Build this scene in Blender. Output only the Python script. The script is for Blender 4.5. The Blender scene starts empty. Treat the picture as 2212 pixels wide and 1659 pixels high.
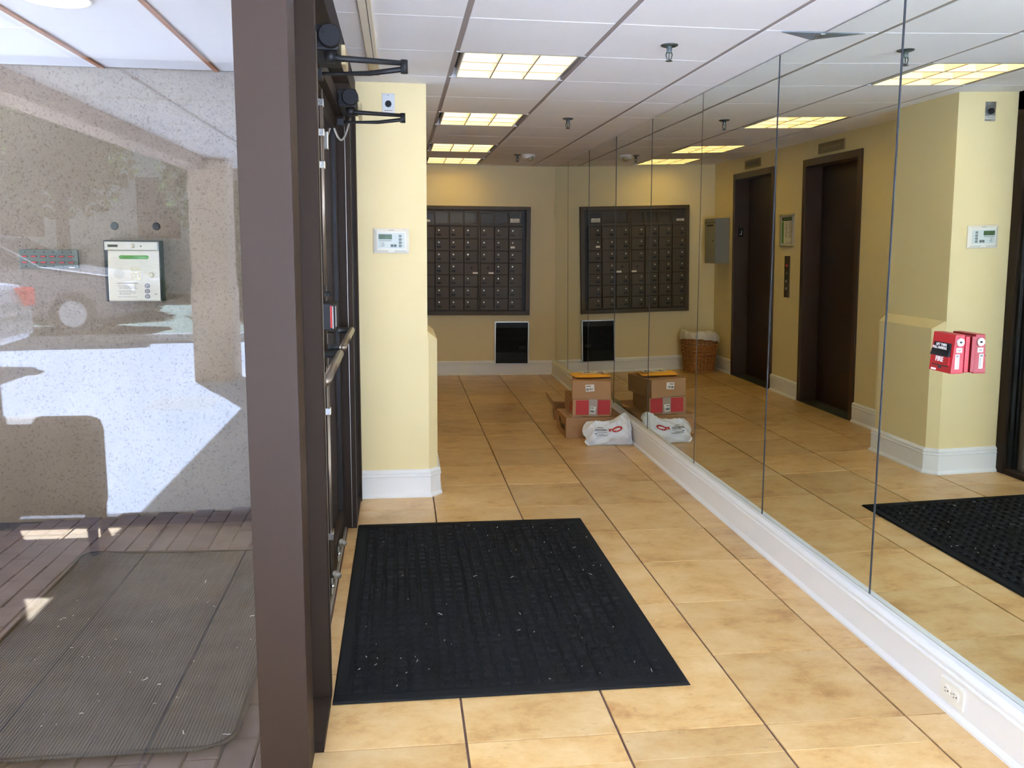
import bpy, bmesh, math, random
from mathutils import Vector, Matrix, noise as mnoise
from mathutils.bvhtree import BVHTree
random.seed(7)
S = bpy.context.scene
COL = S.collection
D = bpy.data
pi = math.pi
# ------------------------------------------------------------------ camera
F_PX, PITCH, YAW, ROLL, EYE = 1884.466, 0.1571, 0.1283, 0.0093, 1.4805
cy, sy_, cp, sp, cr, sr = math.cos(YAW), math.sin(YAW), math.cos(PITCH), math.sin(PITCH), math.cos(ROLL), math.sin(ROLL)
fwd = Vector((sy_*cp, cy*cp, -sp)); rt = Vector((cy, -sy_, 0)); up = rt.cross(fwd)
r2 = cr*rt + sr*up; u2 = -sr*rt + cr*up
cam = D.cameras.new('camera'); co = D.objects.new('camera', cam); COL.objects.link(co)
cam.sensor_width = 36.0; cam.sensor_fit = 'HORIZONTAL'; cam.lens = 36.0*F_PX/2212.0; cam.clip_start = 0.02; cam.clip_end = 300
co.matrix_world = Matrix(((r2.x, u2.x, -fwd.x, 0), (r2.y, u2.y, -fwd.y, 0), (r2.z, u2.z, -fwd.z, EYE), (0, 0, 0, 1)))
S.camera = co
# ------------------------------------------------------------------ view, world, sun
S.view_settings.view_transform = 'Standard'; S.view_settings.look = 'None'
S.view_settings.gamma = 1.0; S.view_settings.use_curve_mapping = False
S.view_settings.exposure = 0.48
SUN_E, SKY_K, TUBE_L = 98.0, 0.75, 8.0
w = D.worlds.new('sky'); S.world = w; w.use_nodes = True
wn = w.node_tree; wn.nodes.clear()
sky = wn.nodes.new('ShaderNodeTexSky'); sky.sky_type = 'NISHITA'; sky.sun_disc = False
sky.sun_elevation = math.radians(50); sky.sun_rotation = math.radians(204)
bg = wn.nodes.new('ShaderNodeBackground'); bg.inputs[1].default_value = SKY_K
wo = wn.nodes.new('ShaderNodeOutputWorld')
wn.links.new(sky.outputs[0], bg.inputs[0]); wn.links.new(bg.outputs[0], wo.inputs[0])
sl = D.lights.new('sun', 'SUN'); sl.energy = SUN_E; sl.angle = 0.009; sl.color = (.78, 1.0, 1.48)     # the camera is balanced for the warm lamps, so daylight reads blue
so = D.objects.new('sun', sl); COL.objects.link(so); so.location = (-6, -12, 14)
so.rotation_euler = Vector((0.82, 1.80, -2.36)).to_track_quat('-Z', 'Y').to_euler()
S.cycles.max_bounces = 14; S.cycles.diffuse_bounces = 6; S.cycles.glossy_bounces = 7
S.cycles.transparent_max_bounces = 24; S.cycles.transmission_bounces = 8
S.cycles.caustics_reflective = True; S.cycles.blur_glossy = .4; S.cycles.caustics_refractive = False
S.cycles.sample_clamp_indirect = 8.0

# ------------------------------------------------------------------ materials
def lin(c):
    return tuple(((x/255.0)/12.92 if x/255.0 <= .04045 else ((x/255.0+.055)/1.055)**2.4) for x in c)
def newmat(name):
    m = D.materials.new(name); m.use_nodes = True
    n = m.node_tree; b = n.nodes['Principled BSDF']
    return m, n, b
def mat(name, col, rough=.5, metal=0., var=0., vscale=8., bump=0., bscale=200., stretch=None, spec=.5, emit=None, rnd=0.):
    m, n, b = newmat(name); L = n.links
    b.inputs['Base Color'].default_value = (*col, 1); b.inputs['Roughness'].default_value = rough
    b.inputs['Metallic'].default_value = metal; b.inputs['Specular IOR Level'].default_value = spec
    if emit:
        b.inputs['Emission Color'].default_value = (*emit[:3], 1); b.inputs['Emission Strength'].default_value = emit[3]
    tc = n.nodes.new('ShaderNodeTexCoord'); mp = n.nodes.new('ShaderNodeMapping'); L.new(tc.outputs['Object'], mp.inputs[0])
    if stretch: mp.inputs['Scale'].default_value = stretch
    if var > 0 or rnd > 0:
        nz = n.nodes.new('ShaderNodeTexNoise'); nz.inputs['Scale'].default_value = vscale; nz.inputs['Detail'].default_value = 6
        L.new(mp.outputs[0], nz.inputs[0])
        oi = n.nodes.new('ShaderNodeObjectInfo')
        ad = n.nodes.new('ShaderNodeMath'); ad.operation = 'MULTIPLY_ADD'
        L.new(oi.outputs['Random'], ad.inputs[0]); ad.inputs[1].default_value = rnd; ad.inputs[2].default_value = 1 - rnd/2
        mr = n.nodes.new('ShaderNodeMapRange'); mr.inputs[1].default_value = .3; mr.inputs[2].default_value = .7
        mr.inputs[3].default_value = 1 - var; mr.inputs[4].default_value = 1 + var
        L.new(nz.outputs[0], mr.inputs[0])
        mu = n.nodes.new('ShaderNodeMath'); mu.operation = 'MULTIPLY'; L.new(mr.outputs[0], mu.inputs[0]); L.new(ad.outputs[0], mu.inputs[1])
        vm = n.nodes.new('ShaderNodeVectorMath'); vm.operation = 'SCALE'; vm.inputs[0].default_value = col
        L.new(mu.outputs[0], vm.inputs['Scale']); L.new(vm.outputs[0], b.inputs['Base Color'])
    if bump > 0:
        n2 = n.nodes.new('ShaderNodeTexNoise'); n2.inputs['Scale'].default_value = bscale; n2.inputs['Detail'].default_value = 4
        L.new(mp.outputs[0], n2.inputs[0])
        bp = n.nodes.new('ShaderNodeBump'); bp.inputs['Strength'].default_value = bump; bp.inputs['Distance'].default_value = .004
        L.new(n2.outputs[0], bp.inputs['Height']); L.new(bp.outputs[0], b.inputs['Normal'])
    return m
def glass(name, f0, tint=(1, 1, 1), rough=0.0):
    """thin pane: clear transmission plus a mirror reflection that rises at grazing angles (Schlick on the facing angle)"""
    m = D.materials.new(name); m.use_nodes = True; n = m.node_tree; n.nodes.clear(); L = n.links
    g = n.nodes.new('ShaderNodeNewGeometry'); dt = n.nodes.new('ShaderNodeVectorMath'); dt.operation = 'DOT_PRODUCT'
    L.new(g.outputs['Normal'], dt.inputs[0]); L.new(g.outputs['Incoming'], dt.inputs[1])
    ab = n.nodes.new('ShaderNodeMath'); ab.operation = 'ABSOLUTE'; L.new(dt.outputs['Value'], ab.inputs[0])
    om = n.nodes.new('ShaderNodeMath'); om.operation = 'SUBTRACT'; om.inputs[0].default_value = 1; L.new(ab.outputs[0], om.inputs[1])
    pw = n.nodes.new('ShaderNodeMath'); pw.operation = 'POWER'; L.new(om.outputs[0], pw.inputs[0]); pw.inputs[1].default_value = 5
    ma = n.nodes.new('ShaderNodeMath'); ma.operation = 'MULTIPLY_ADD'; L.new(pw.outputs[0], ma.inputs[0]); ma.inputs[1].default_value = 1-f0; ma.inputs[2].default_value = f0
    tr = n.nodes.new('ShaderNodeBsdfTransparent'); tr.inputs[0].default_value = (*tint, 1)
    gl = n.nodes.new('ShaderNodeBsdfGlossy'); gl.inputs['Roughness'].default_value = rough; gl.inputs[0].default_value = (1, 1, 1, 1)
    mx = n.nodes.new('ShaderNodeMixShader'); L.new(ma.outputs[0], mx.inputs[0]); L.new(tr.outputs[0], mx.inputs[1]); L.new(gl.outputs[0], mx.inputs[2])
    o = n.nodes.new('ShaderNodeOutputMaterial'); L.new(mx.outputs[0], o.inputs[0])
    return m
def tile_mat():
    m, n, b = newmat('floor_tile'); L = n.links
    tc = n.nodes.new('ShaderNodeTexCoord'); oi = n.nodes.new('ShaderNodeObjectInfo')
    sc = n.nodes.new('ShaderNodeVectorMath'); sc.operation = 'SCALE'; sc.inputs[0].default_value = (37, 23, 11); L.new(oi.outputs['Random'], sc.inputs['Scale'])
    ad = n.nodes.new('ShaderNodeVectorMath'); L.new(tc.outputs['Object'], ad.inputs[0]); L.new(sc.outputs[0], ad.inputs[1])
    mp = n.nodes.new('ShaderNodeMapping'); mp.inputs['Scale'].default_value = (1, 1.35, 1); L.new(ad.outputs[0], mp.inputs[0])
    n1 = n.nodes.new('ShaderNodeTexNoise'); n1.inputs['Scale'].default_value = 4.2; n1.inputs['Detail'].default_value = 8; n1.inputs['Roughness'].default_value = .72; n1.inputs['Distortion'].default_value = .15
    L.new(mp.outputs[0], n1.inputs[0])
    cr_ = n.nodes.new('ShaderNodeValToRGB'); e = cr_.color_ramp.elements
    e[0].position = .30; e[0].color = (*lin((176, 128, 74)), 1); e[1].position = .66; e[1].color = (*lin((222, 186, 132)), 1)
    x = cr_.color_ramp.elements.new(.46); x.color = (*lin((208, 166, 106)), 1)
    L.new(n1.outputs[0], cr_.inputs[0])
    mp2 = n.nodes.new('ShaderNodeMapping'); mp2.inputs['Scale'].default_value = (1, 2.6, 1); L.new(ad.outputs[0], mp2.inputs[0])
    n2 = n.nodes.new('ShaderNodeTexNoise'); n2.inputs['Scale'].default_value = 21; n2.inputs['Detail'].default_value = 5; n2.inputs['Roughness'].default_value = .6
    L.new(mp2.outputs[0], n2.inputs[0])
    mr = n.nodes.new('ShaderNodeMapRange'); mr.inputs[1].default_value = .60; mr.inputs[2].default_value = .72; mr.inputs[3].default_value = 0; mr.inputs[4].default_value = .55
    L.new(n2.outputs[0], mr.inputs[0])
    n3 = n.nodes.new('ShaderNodeTexNoise'); n3.inputs['Scale'].default_value = 5; L.new(ad.outputs[0], n3.inputs[0])
    m3 = n.nodes.new('ShaderNodeMapRange'); m3.inputs[1].default_value = .45; m3.inputs[2].default_value = .62; L.new(n3.outputs[0], m3.inputs[0])
    mu = n.nodes.new('ShaderNodeMath'); mu.operation = 'MULTIPLY'; L.new(mr.outputs[0], mu.inputs[0]); L.new(m3.outputs[0], mu.inputs[1])
    mx = n.nodes.new('ShaderNodeMix'); mx.data_type = 'RGBA'; L.new(mu.outputs[0], mx.inputs[0]); L.new(cr_.outputs[0], mx.inputs[6]); mx.inputs[7].default_value = (*lin((122, 92, 58)), 1)
    hs = n.nodes.new('ShaderNodeHueSaturation'); m4 = n.nodes.new('ShaderNodeMapRange'); m4.inputs[3].default_value = .76; m4.inputs[4].default_value = .96
    L.new(oi.outputs['Random'], m4.inputs[0]); L.new(m4.outputs[0], hs.inputs['Value']); L.new(mx.outputs[2], hs.inputs['Color'])
    L.new(hs.outputs[0], b.inputs['Base Color'])
    b.inputs['Roughness'].default_value = .33; b.inputs['Specular IOR Level'].default_value = .4
    bp = n.nodes.new('ShaderNodeBump'); bp.inputs['Strength'].default_value = .10; bp.inputs['Distance'].default_value = .002
    L.new(n1.outputs[0], bp.inputs['Height']); L.new(bp.outputs[0], b.inputs['Normal'])
    return m
def rib_mat():
    m, n, b = newmat('ribbed_rubber'); L = n.links
    tc = n.nodes.new('ShaderNodeTexCoord')
    wv = n.nodes.new('ShaderNodeTexWave'); wv.wave_type = 'BANDS'; wv.bands_direction = 'X'; wv.inputs['Scale'].default_value = 30; wv.inputs['Distortion'].default_value = .3
    L.new(tc.outputs['Object'], wv.inputs[0])
    nz = n.nodes.new('ShaderNodeTexNoise'); nz.inputs['Scale'].default_value = 9; L.new(tc.outputs['Object'], nz.inputs[0])
    cr_ = n.nodes.new('ShaderNodeValToRGB'); e = cr_.color_ramp.elements
    e[0].color = (.016, .0155, .0155, 1); e[0].position = .3; e[1].color = (.032, .031, .031, 1); e[1].position = .7
    L.new(nz.outputs[0], cr_.inputs[0]); L.new(cr_.outputs[0], b.inputs['Base Color'])
    bp = n.nodes.new('ShaderNodeBump'); bp.inputs['Strength'].default_value = .8; bp.inputs['Distance'].default_value = .003
    L.new(wv.outputs[0], bp.inputs['Height']); L.new(bp.outputs[0], b.inputs['Normal']); b.inputs['Roughness'].default_value = .75
    return m
def stucco_mat():
    m, n, b = newmat('stucco'); L = n.links
    tc = n.nodes.new('ShaderNodeTexCoord')
    n1 = n.nodes.new('ShaderNodeTexNoise'); n1.inputs['Scale'].default_value = 80; n1.inputs['Detail'].default_value = 5; n1.inputs['Roughness'].default_value = .65; L.new(tc.outputs['Object'], n1.inputs[0])
    n2 = n.nodes.new('ShaderNodeTexNoise'); n2.inputs['Scale'].default_value = 2.2; n2.inputs['Detail'].default_value = 3; L.new(tc.outputs['Object'], n2.inputs[0])
    r1 = n.nodes.new('ShaderNodeValToRGB'); e = r1.color_ramp.elements; e[0].position = .30; e[0].color = (*lin((88, 75, 64)), 1); e[1].position = .46; e[1].color = (*lin((122, 107, 92)), 1)
    L.new(n1.outputs[0], r1.inputs[0])
    m2 = n.nodes.new('ShaderNodeMapRange'); m2.inputs[1].default_value = .3; m2.inputs[2].default_value = .7; m2.inputs[3].default_value = .9; m2.inputs[4].default_value = 1.1; L.new(n2.outputs[0], m2.inputs[0])
    vm = n.nodes.new('ShaderNodeVectorMath'); vm.operation = 'SCALE'; L.new(r1.outputs[0], vm.inputs[0]); L.new(m2.outputs[0], vm.inputs['Scale']); L.new(vm.outputs[0], b.inputs['Base Color'])
    bp = n.nodes.new('ShaderNodeBump'); bp.inputs['Strength'].default_value = 1; bp.inputs['Distance'].default_value = .005; L.new(n1.outputs[0], bp.inputs['Height']); L.new(bp.outputs[0], b.inputs['Normal'])
    b.inputs['Roughness'].default_value = .95; b.inputs['Specular IOR Level'].default_value = .2
    return m
def wicker_mat(): return mat('wicker', lin((176, 112, 52)), .5, var=.35, vscale=40)
M = {}
M['wall'] = mat('cream_paint', lin((225, 205, 154)), .6, var=.015, vscale=3, bump=.04, bscale=260)
M['trim'] = mat('white_gloss_paint', lin((234, 234, 234)), .28)
M['ceil'] = mat('ceiling_panel', lin((246, 245, 246)), .9, var=.015, vscale=2, bump=.08, bscale=300)
M['rail'] = mat('ceiling_grid_metal', lin((150, 138, 130)), .45)
M['soffit'] = mat('soffit_panel', lin((186, 183, 180)), .9, var=.03, vscale=3)
M['gap'] = mat('soffit_grid', lin((52, 48, 46)), .8)
M['beam'] = mat('beam_stucco', lin((128, 108, 92)), .9, var=.05, vscale=6)
M['slab'] = mat('white_backing', lin((235, 233, 232)), .9)
M['tile'] = tile_mat()
M['grout'] = mat('grout', lin((98, 72, 60)), .9, var=.2, vscale=30)
M['bronze'] = mat('dark_bronze_metal', lin((50, 36, 27)), .5, metal=.0, spec=.18)
M['frame'] = mat('dark_frame_metal', lin((44, 33, 25)), .55, spec=.08)
M['bronze_dk'] = mat('dark_gasket', lin((18, 17, 17)), .5, spec=.2)
M['black'] = mat('black_metal', lin((26, 24, 23)), .5, spec=.25)
M['blackmat'] = mat('black_plastic', lin((22, 21, 21)), .55, spec=.25)
M['glass'] = glass('window_glass', .040, (.93, .93, .925))
M['doorglass'] = glass('door_glass', .045, (.96, .965, .965))
M['thinglass'] = glass('clear_cover', .002, (.9, .9, .9))
mm, n_, b_ = newmat('mirror_silver'); b_.inputs['Base Color'].default_value = (.80, .835, .775, 1); b_.inputs['Metallic'].default_value = 1; b_.inputs['Roughness'].default_value = 0.0
M['mirror'] = mm
M['mirror_edge'] = mat('mirror_edge', lin((58, 64, 66)), .5)
M['seam'] = mat('seam_strip_metal', lin((54, 58, 62)), .5, spec=.3)
M['chrome'] = mat('chrome', (.72, .72, .72), .18, metal=1)
M['steel'] = mat('brushed_steel', (.60, .61, .62), .32, metal=1, var=.06, vscale=30, stretch=(1, 1, 14))
M['alum'] = mat('satin_aluminium', lin((190, 186, 176)), .35, metal=.8)
M['mail'] = mat('mailbox_bronze', lin((76, 64, 48)), .5, spec=.22)
M['mail_dk'] = mat('mailbox_gap', lin((28, 24, 20)), .6)
M['plate_w'] = mat('white_label', lin((226, 220, 208)), .6)
M['white_pl'] = mat('white_plastic', lin((234, 231, 220)), .4)
M['pale_panel'] = mat('pale_grey_panel', lin((206, 214, 208)), .45)
M['lcd'] = mat('green_screen', lin((58, 84, 50)), .25, var=.25, vscale=60)
M['lcd_on'] = mat('lit_green_screen', lin((62, 108, 50)), .25, emit=(*lin((70, 130, 55)), .25))
M['grey_key'] = mat('grey_key', lin((116, 122, 118)), .5)
M['ink'] = mat('black_ink', lin((40, 38, 38)), .7)
M['ink_grey'] = mat('grey_ink', lin((120, 120, 124)), .7)
M['red'] = mat('red_paint', lin((152, 16, 26)), .35)
M['red_in'] = mat('red_print', lin((178, 46, 44)), .7)
M['white_ink'] = mat('white_ink', lin((240, 236, 236)), .6)
M['card'] = mat('cardboard', lin((164, 122, 80)), .8, var=.05, vscale=6, rnd=.08)
M['card_in'] = mat('cardboard_inside', lin((150, 112, 78)), .85)
M['tape'] = mat('paper_tape', lin((160, 140, 118)), .45)
M['yellow'] = mat('yellow_kraft', lin((232, 164, 44)), .6, var=.06, vscale=25)
M['poly'] = mat('white_poly_bag', lin((226, 230, 236)), .32, var=.03, vscale=9)
M['cream_env'] = mat('cream_envelope', lin((224, 216, 186)), .6)
M['wicker'] = wicker_mat()
M['wicker_dk'] = mat('wicker_stake', lin((120, 72, 32)), .6)
M['liner'] = mat('bin_liner', lin((214, 204, 186)), .35, var=.06, vscale=14)
M['brown_door'] = mat('dark_brown_enamel', lin((46, 25, 20)), .45)
M['brown_frame'] = mat('brown_enamel', lin((64, 42, 32)), .42)
M['grey_box'] = mat('grey_enamel', lin((128, 126, 116)), .4)
M['ind'] = mat('bronze_plate', lin((122, 104, 74)), .5)
M['ind_dk'] = mat('dark_plate', lin((70, 60, 46)), .45)
M['lens'] = mat('frosted_lens', lin((150, 134, 100)), .4)
M['redlamp'] = mat('red_lamp', lin((170, 30, 24)), .3, emit=(.6, .02, .02, .4))
M['green_pr'] = mat('green_print', lin((96, 140, 76)), .7)
M['tube'] = mat('lamp_glow', (1, 1, 1), .5, emit=(1.0, .78, .27, TUBE_L))
M['louver'] = mat('louver_white', lin((246, 240, 224)), .25)
M['downl'] = mat('downlight_glow', (1, 1, 1), .5, emit=(1, .86, .6, 6))
M['mat_blk'] = mat('black_carpet', lin((26, 25, 24)), .95, var=.25, vscale=120, bump=.6, bscale=900, spec=.15)
M['mat_edge'] = mat('mat_rubber', lin((26, 25, 24)), .8, spec=.2)
M['mat_rib'] = rib_mat()
M['lint'] = mat('lint', lin((208, 204, 194)), .9)
M['stucco'] = stucco_mat()
M['paver'] = mat('brick_paver', lin((88, 74, 70)), .85, var=.12, vscale=12, bump=.3, bscale=120, rnd=.22)
M['sand'] = mat('paver_sand', lin((52, 46, 44)), .95)
M['asphalt'] = mat('asphalt', lin((188, 187, 187)), .95, var=.30, vscale=60, bump=.5, bscale=160)
M['conc'] = mat('concrete', lin((182, 176, 166)), .9, var=.06, vscale=6)
M['tanpost'] = mat('tan_stucco', lin((172, 150, 128)), .9, var=.05, vscale=6, bump=.3, bscale=120)
M['batten'] = mat('wood_batten', lin((156, 106, 74)), .7, var=.12, vscale=10, stretch=(1, .1, 1))
M['leaf'] = mat('leaf_green', lin((88, 104, 58)), .7, var=.3, vscale=3, rnd=.2)
n_ = M['leaf'].node_tree; pb = n_.nodes['Principled BSDF']; tl = n_.nodes.new('ShaderNodeBsdfTranslucent'); tl.inputs[0].default_value = (.16, .22, .05, 1)
mxs = n_.nodes.new('ShaderNodeMixShader'); mxs.inputs[0].default_value = .45; n_.links.new(pb.outputs[0], mxs.inputs[1]); n_.links.new(tl.outputs[0], mxs.inputs[2]); n_.links.new(mxs.outputs[0], n_.nodes['Material Output'].inputs[0])
M['bark'] = mat('bark', lin((84, 68, 54)), .9)
M['siding'] = mat('white_siding', lin((216, 212, 204)), .7)
M['carpaint'] = mat('grey_car_paint', lin((120, 112, 106)), .22, metal=.4)
M['carpaint2'] = mat('silver_car_paint', lin((170, 168, 170)), .22, metal=.4)
M['tyre'] = mat('tyre_rubber', lin((30, 30, 30)), .8)
M['carglass'] = mat('dark_car_glass', lin((24, 28, 32)), .06, spec=.8)
M['taillight'] = mat('red_lens', lin((210, 24, 20)), .15)
M['fabric'] = mat('beige_upholstery', lin((150, 134, 116)), .85, bump=.2, bscale=400)
M['woodleg'] = mat('dark_wood', lin((60, 40, 30)), .4)
M['raceway'] = mat('ivory_plastic', lin((222, 210, 188)), .5)
M['tan_col'] = mat('tan_tone', lin((168, 148, 106)), .5)
M['galv'] = mat('galvanised_sheet', lin((150, 160, 164)), .4, metal=.5, var=.08, vscale=30)
M['gunmetal'] = mat('gunmetal', lin((86, 92, 88)), .4, metal=.6)
M['bar_metal'] = mat('bronze_tube', lin((124, 110, 94)), .32, metal=.8)
M['cable'] = mat('grey_cable', lin((120, 112, 98)), .5, metal=.3)

# ------------------------------------------------------------------ mesh helpers
class MB:
    def __init__(s): s.v = []; s.f = []
    def add(s, vs, fs):
        o = len(s.v); s.v += [tuple(v) for v in vs]; s.f += [tuple(i+o for i in f) for f in fs]; return s
    def box(s, x0, x1, y0, y1, z0, z1):
        return s.add([(x0,y0,z0),(x1,y0,z0),(x1,y1,z0),(x0,y1,z0),(x0,y0,z1),(x1,y0,z1),(x1,y1,z1),(x0,y1,z1)],
                     [(3,2,1,0),(4,5,6,7),(0,1,5,4),(1,2,6,5),(2,3,7,6),(3,0,4,7)])
    def cbox(s, x0, x1, y0, y1, z0, z1, c, axis='z+'):
        """box whose faces towards one axis are chamfered by c"""
        if axis == 'z+':
            vs = [(x0,y0,z0),(x1,y0,z0),(x1,y1,z0),(x0,y1,z0),(x0,y0,z1-c),(x1,y0,z1-c),(x1,y1,z1-c),(x0,y1,z1-c),(x0+c,y0+c,z1),(x1-c,y0+c,z1),(x1-c,y1-c,z1),(x0+c,y1-c,z1)]
            fs = [(3,2,1,0),(8,9,10,11)] + [(i, (i+1) % 4, 4+(i+1) % 4, 4+i) for i in range(4)] + [(4+i, 4+(i+1) % 4, 8+(i+1) % 4, 8+i) for i in range(4)]
        elif axis == 'z-':
            vs = [(x0,y0,z1),(x1,y0,z1),(x1,y1,z1),(x0,y1,z1),(x0,y0,z0+c),(x1,y0,z0+c),(x1,y1,z0+c),(x0,y1,z0+c),(x0+c,y0+c,z0),(x1-c,y0+c,z0),(x1-c,y1-c,z0),(x0+c,y1-c,z0)]
            fs = [(0,1,2,3),(11,10,9,8)] + [(4+i, 4+(i+1) % 4, (i+1) % 4, i) for i in range(4)] + [(8+i, 8+(i+1) % 4, 4+(i+1) % 4, 4+i) for i in range(4)]
        elif axis == 'y-':
            vs = [(x0,y1,z0),(x1,y1,z0),(x1,y1,z1),(x0,y1,z1),(x0,y0+c,z0),(x1,y0+c,z0),(x1,y0+c,z1),(x0,y0+c,z1),(x0+c,y0,z0+c),(x1-c,y0,z0+c),(x1-c,y0,z1-c),(x0+c,y0,z1-c)]
            fs = [(3,2,1,0),(8,9,10,11)] + [(i, (i+1) % 4, 4+(i+1) % 4, 4+i) for i in range(4)] + [(4+i, 4+(i+1) % 4, 8+(i+1) % 4, 8+i) for i in range(4)]
        return s.add(vs, fs)
    def tube(s, pts, r, n=10, cap=True):
        pts = [Vector(p) for p in pts]; rs = r if isinstance(r, (list, tuple)) else [r]*len(pts)
        rings = []; prev = None
        for i, p in enumerate(pts):
            t = (pts[min(i+1, len(pts)-1)] - pts[max(i-1, 0)]).normalized()
            if prev is None: a = t.orthogonal().normalized()
            else:
                a = prev - t*prev.dot(t); a.normalize()
            prev = a; b = t.cross(a)
            rings.append([p + rs[i]*(math.cos(2*pi*k/n)*a + math.sin(2*pi*k/n)*b) for k in range(n)])
        vs = [v for rg in rings for v in rg]; fs = []
        for i in range(len(pts)-1):
            for k in range(n): fs.append((i*n+k, i*n+(k+1) % n, (i+1)*n+(k+1) % n, (i+1)*n+k))
        if cap: fs.append(tuple(range(n-1, -1, -1))); fs.append(tuple((len(pts)-1)*n+k for k in range(n)))
        return s.add(vs, fs)
    def cyl(s, p0, p1, r, n=16): return s.tube([p0, p1], r, n)
    def lathe(s, prof, n=24, c=(0,0,0), ax='z', cap=True):
        vs = []; fs = []
        for (r, z) in prof:
            for k in range(n):
                a = 2*pi*k/n
                p = (r*math.cos(a), r*math.sin(a), z)
                if ax == 'y': p = (p[0], p[2], p[1])
                if ax == 'x': p = (p[2], p[0], p[1])
                vs.append((c[0]+p[0], c[1]+p[1], c[2]+p[2]))
        for i in range(len(prof)-1):
            for k in range(n): fs.append((i*n+k, i*n+(k+1) % n, (i+1)*n+(k+1) % n, (i+1)*n+k))
        if cap: fs.append(tuple(range(n-1, -1, -1))); fs.append(tuple((len(prof)-1)*n+k for k in range(n)))
        return s.add(vs, fs)
    def prism(s, poly, z0, z1):
        n = len(poly)
        vs = [(x, y, z0) for x, y in poly] + [(x, y, z1) for x, y in poly]
        return s.add(vs, [tuple(range(n-1, -1, -1)), tuple(range(n, 2*n))] + [(i, (i+1) % n, n+(i+1) % n, n+i) for i in range(n)])
    def mesh(s, name, material=None, smooth=False):
        me = D.meshes.new(name); me.from_pydata(s.v, [], s.f)
        bm = bmesh.new(); bm.from_mesh(me); bmesh.ops.recalc_face_normals(bm, faces=bm.faces); bm.to_mesh(me); bm.free()
        if material: me.materials.append(M[material] if isinstance(material, str) else material)
        if smooth:
            for p in me.polygons: p.use_smooth = True
        me.update(); return me
    def build(s, name, material, parent=None, smooth=False, bevel=0, loc=None, rot=None):
        return link(name, s.mesh(name, material, smooth), parent, bevel, loc, rot)
def link(name, me, parent=None, bevel=0, loc=None, rot=None):
    o = D.objects.new(name, me); COL.objects.link(o)
    if parent: o.parent = parent
    if loc: o.location = loc
    if rot: o.rotation_euler = rot
    if bevel:
        b = o.modifiers.new('bevel', 'BEVEL'); b.width = bevel; b.segments = 2; b.limit_method = 'ANGLE'
    return o
def thing(name, label, cat, loc=(0,0,0), rz=0, group=None):
    o = D.objects.new(name, None); COL.objects.link(o); o.empty_display_size = .05
    o.location = loc; o.rotation_euler = (0, 0, rz); o['label'] = label; o['category'] = cat
    if group: o['group'] = group
    return o
def tag(o, label, cat, group=None):
    o['label'] = label; o['category'] = cat
    if group: o['group'] = group
    return o
def struct(o): o['kind'] = 'structure'; return o
def sempty(name, loc=(0,0,0)):
    o = D.objects.new(name, None); COL.objects.link(o); o.empty_display_size = .1; o.location = loc; o['kind'] = 'structure'; return o
def B(x0, x1, y0, y1, z0, z1): return MB().box(x0, x1, y0, y1, z0, z1)
def copy_tree(o, parent=None):
    c = o.copy(); COL.objects.link(c); c.parent = parent
    for ch in [k for k in D.objects if k.parent == o]: copy_tree(ch, c)
    return c
def text(body, size, org, xd, yd, material, parent, name, align='LEFT', ext=.0004, bold=0):
    cu = D.curves.new('t', 'FONT'); cu.body = body; cu.size = size; cu.align_x = align; cu.extrude = ext; cu.resolution_u = 3; cu.offset = bold
    tmp = D.objects.new('t', cu); COL.objects.link(tmp)
    dg = bpy.context.evaluated_depsgraph_get(); me = D.meshes.new_from_object(tmp.evaluated_get(dg))
    D.objects.remove(tmp); D.curves.remove(cu)
    xd = Vector(xd).normalized(); yd = Vector(yd).normalized(); zd = xd.cross(yd)
    mt = Matrix(((xd.x, yd.x, zd.x, org[0]), (xd.y, yd.y, zd.y, org[1]), (xd.z, yd.z, zd.z, org[2]), (0, 0, 0, 1)))
    me.transform(mt); me.materials.clear(); me.materials.append(M[material]); me.name = name
    return link(name, me, parent)
def sweep(path, prof, closed=False):
    """profile (d, z) swept along a floor polyline; d is measured to the left of travel"""
    n = len(path); P = [Vector((p[0], p[1])) for p in path]; dirs = []
    for i in range(n):
        def nrm(a, b):
            d = (P[b]-P[a]).normalized(); return Vector((-d.y, d.x))
        if i == 0: q = nrm(0, 1); k = 1
        elif i == n-1: q = nrm(n-2, n-1); k = 1
        else:
            a, b = nrm(i-1, i), nrm(i, i+1); q = (a+b).normalized(); k = 1/max(.3, q.dot(a))
        dirs.append(q*k)
    m = len(prof); vs = []; fs = []
    for i in range(n):
        for d, z in prof: vs.append((P[i].x+dirs[i].x*d, P[i].y+dirs[i].y*d, z))
    for i in range(n-1):
        for k in range(m): fs.append((i*m+k, i*m+(k+1) % m, (i+1)*m+(k+1) % m, (i+1)*m+k))
    fs.append(tuple(range(m))); fs.append(tuple((n-1)*m+k for k in range(m-1, -1, -1)))
    return MB().add(vs, fs)

# ------------------------------------------------------------------ dimensions from the photograph
H = 2.364; FAR = 9.961
SX, SY, OX, OY = .4715, .475, .1846, 2.4226
CW, CD, CX, CY = .6099, .6215, .2725, 3.6012
YG = 2.294          # lobby side pane
XS = -.235          # storefront inner plane
XE = -.14           # lift wall
XM0, XM1 = 1.787, 1.750     # mirror at floor / at ceiling
BACK = -.11         # glazing behind the camera
LW = -2.12          # far left wall of the sitting bay

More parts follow.
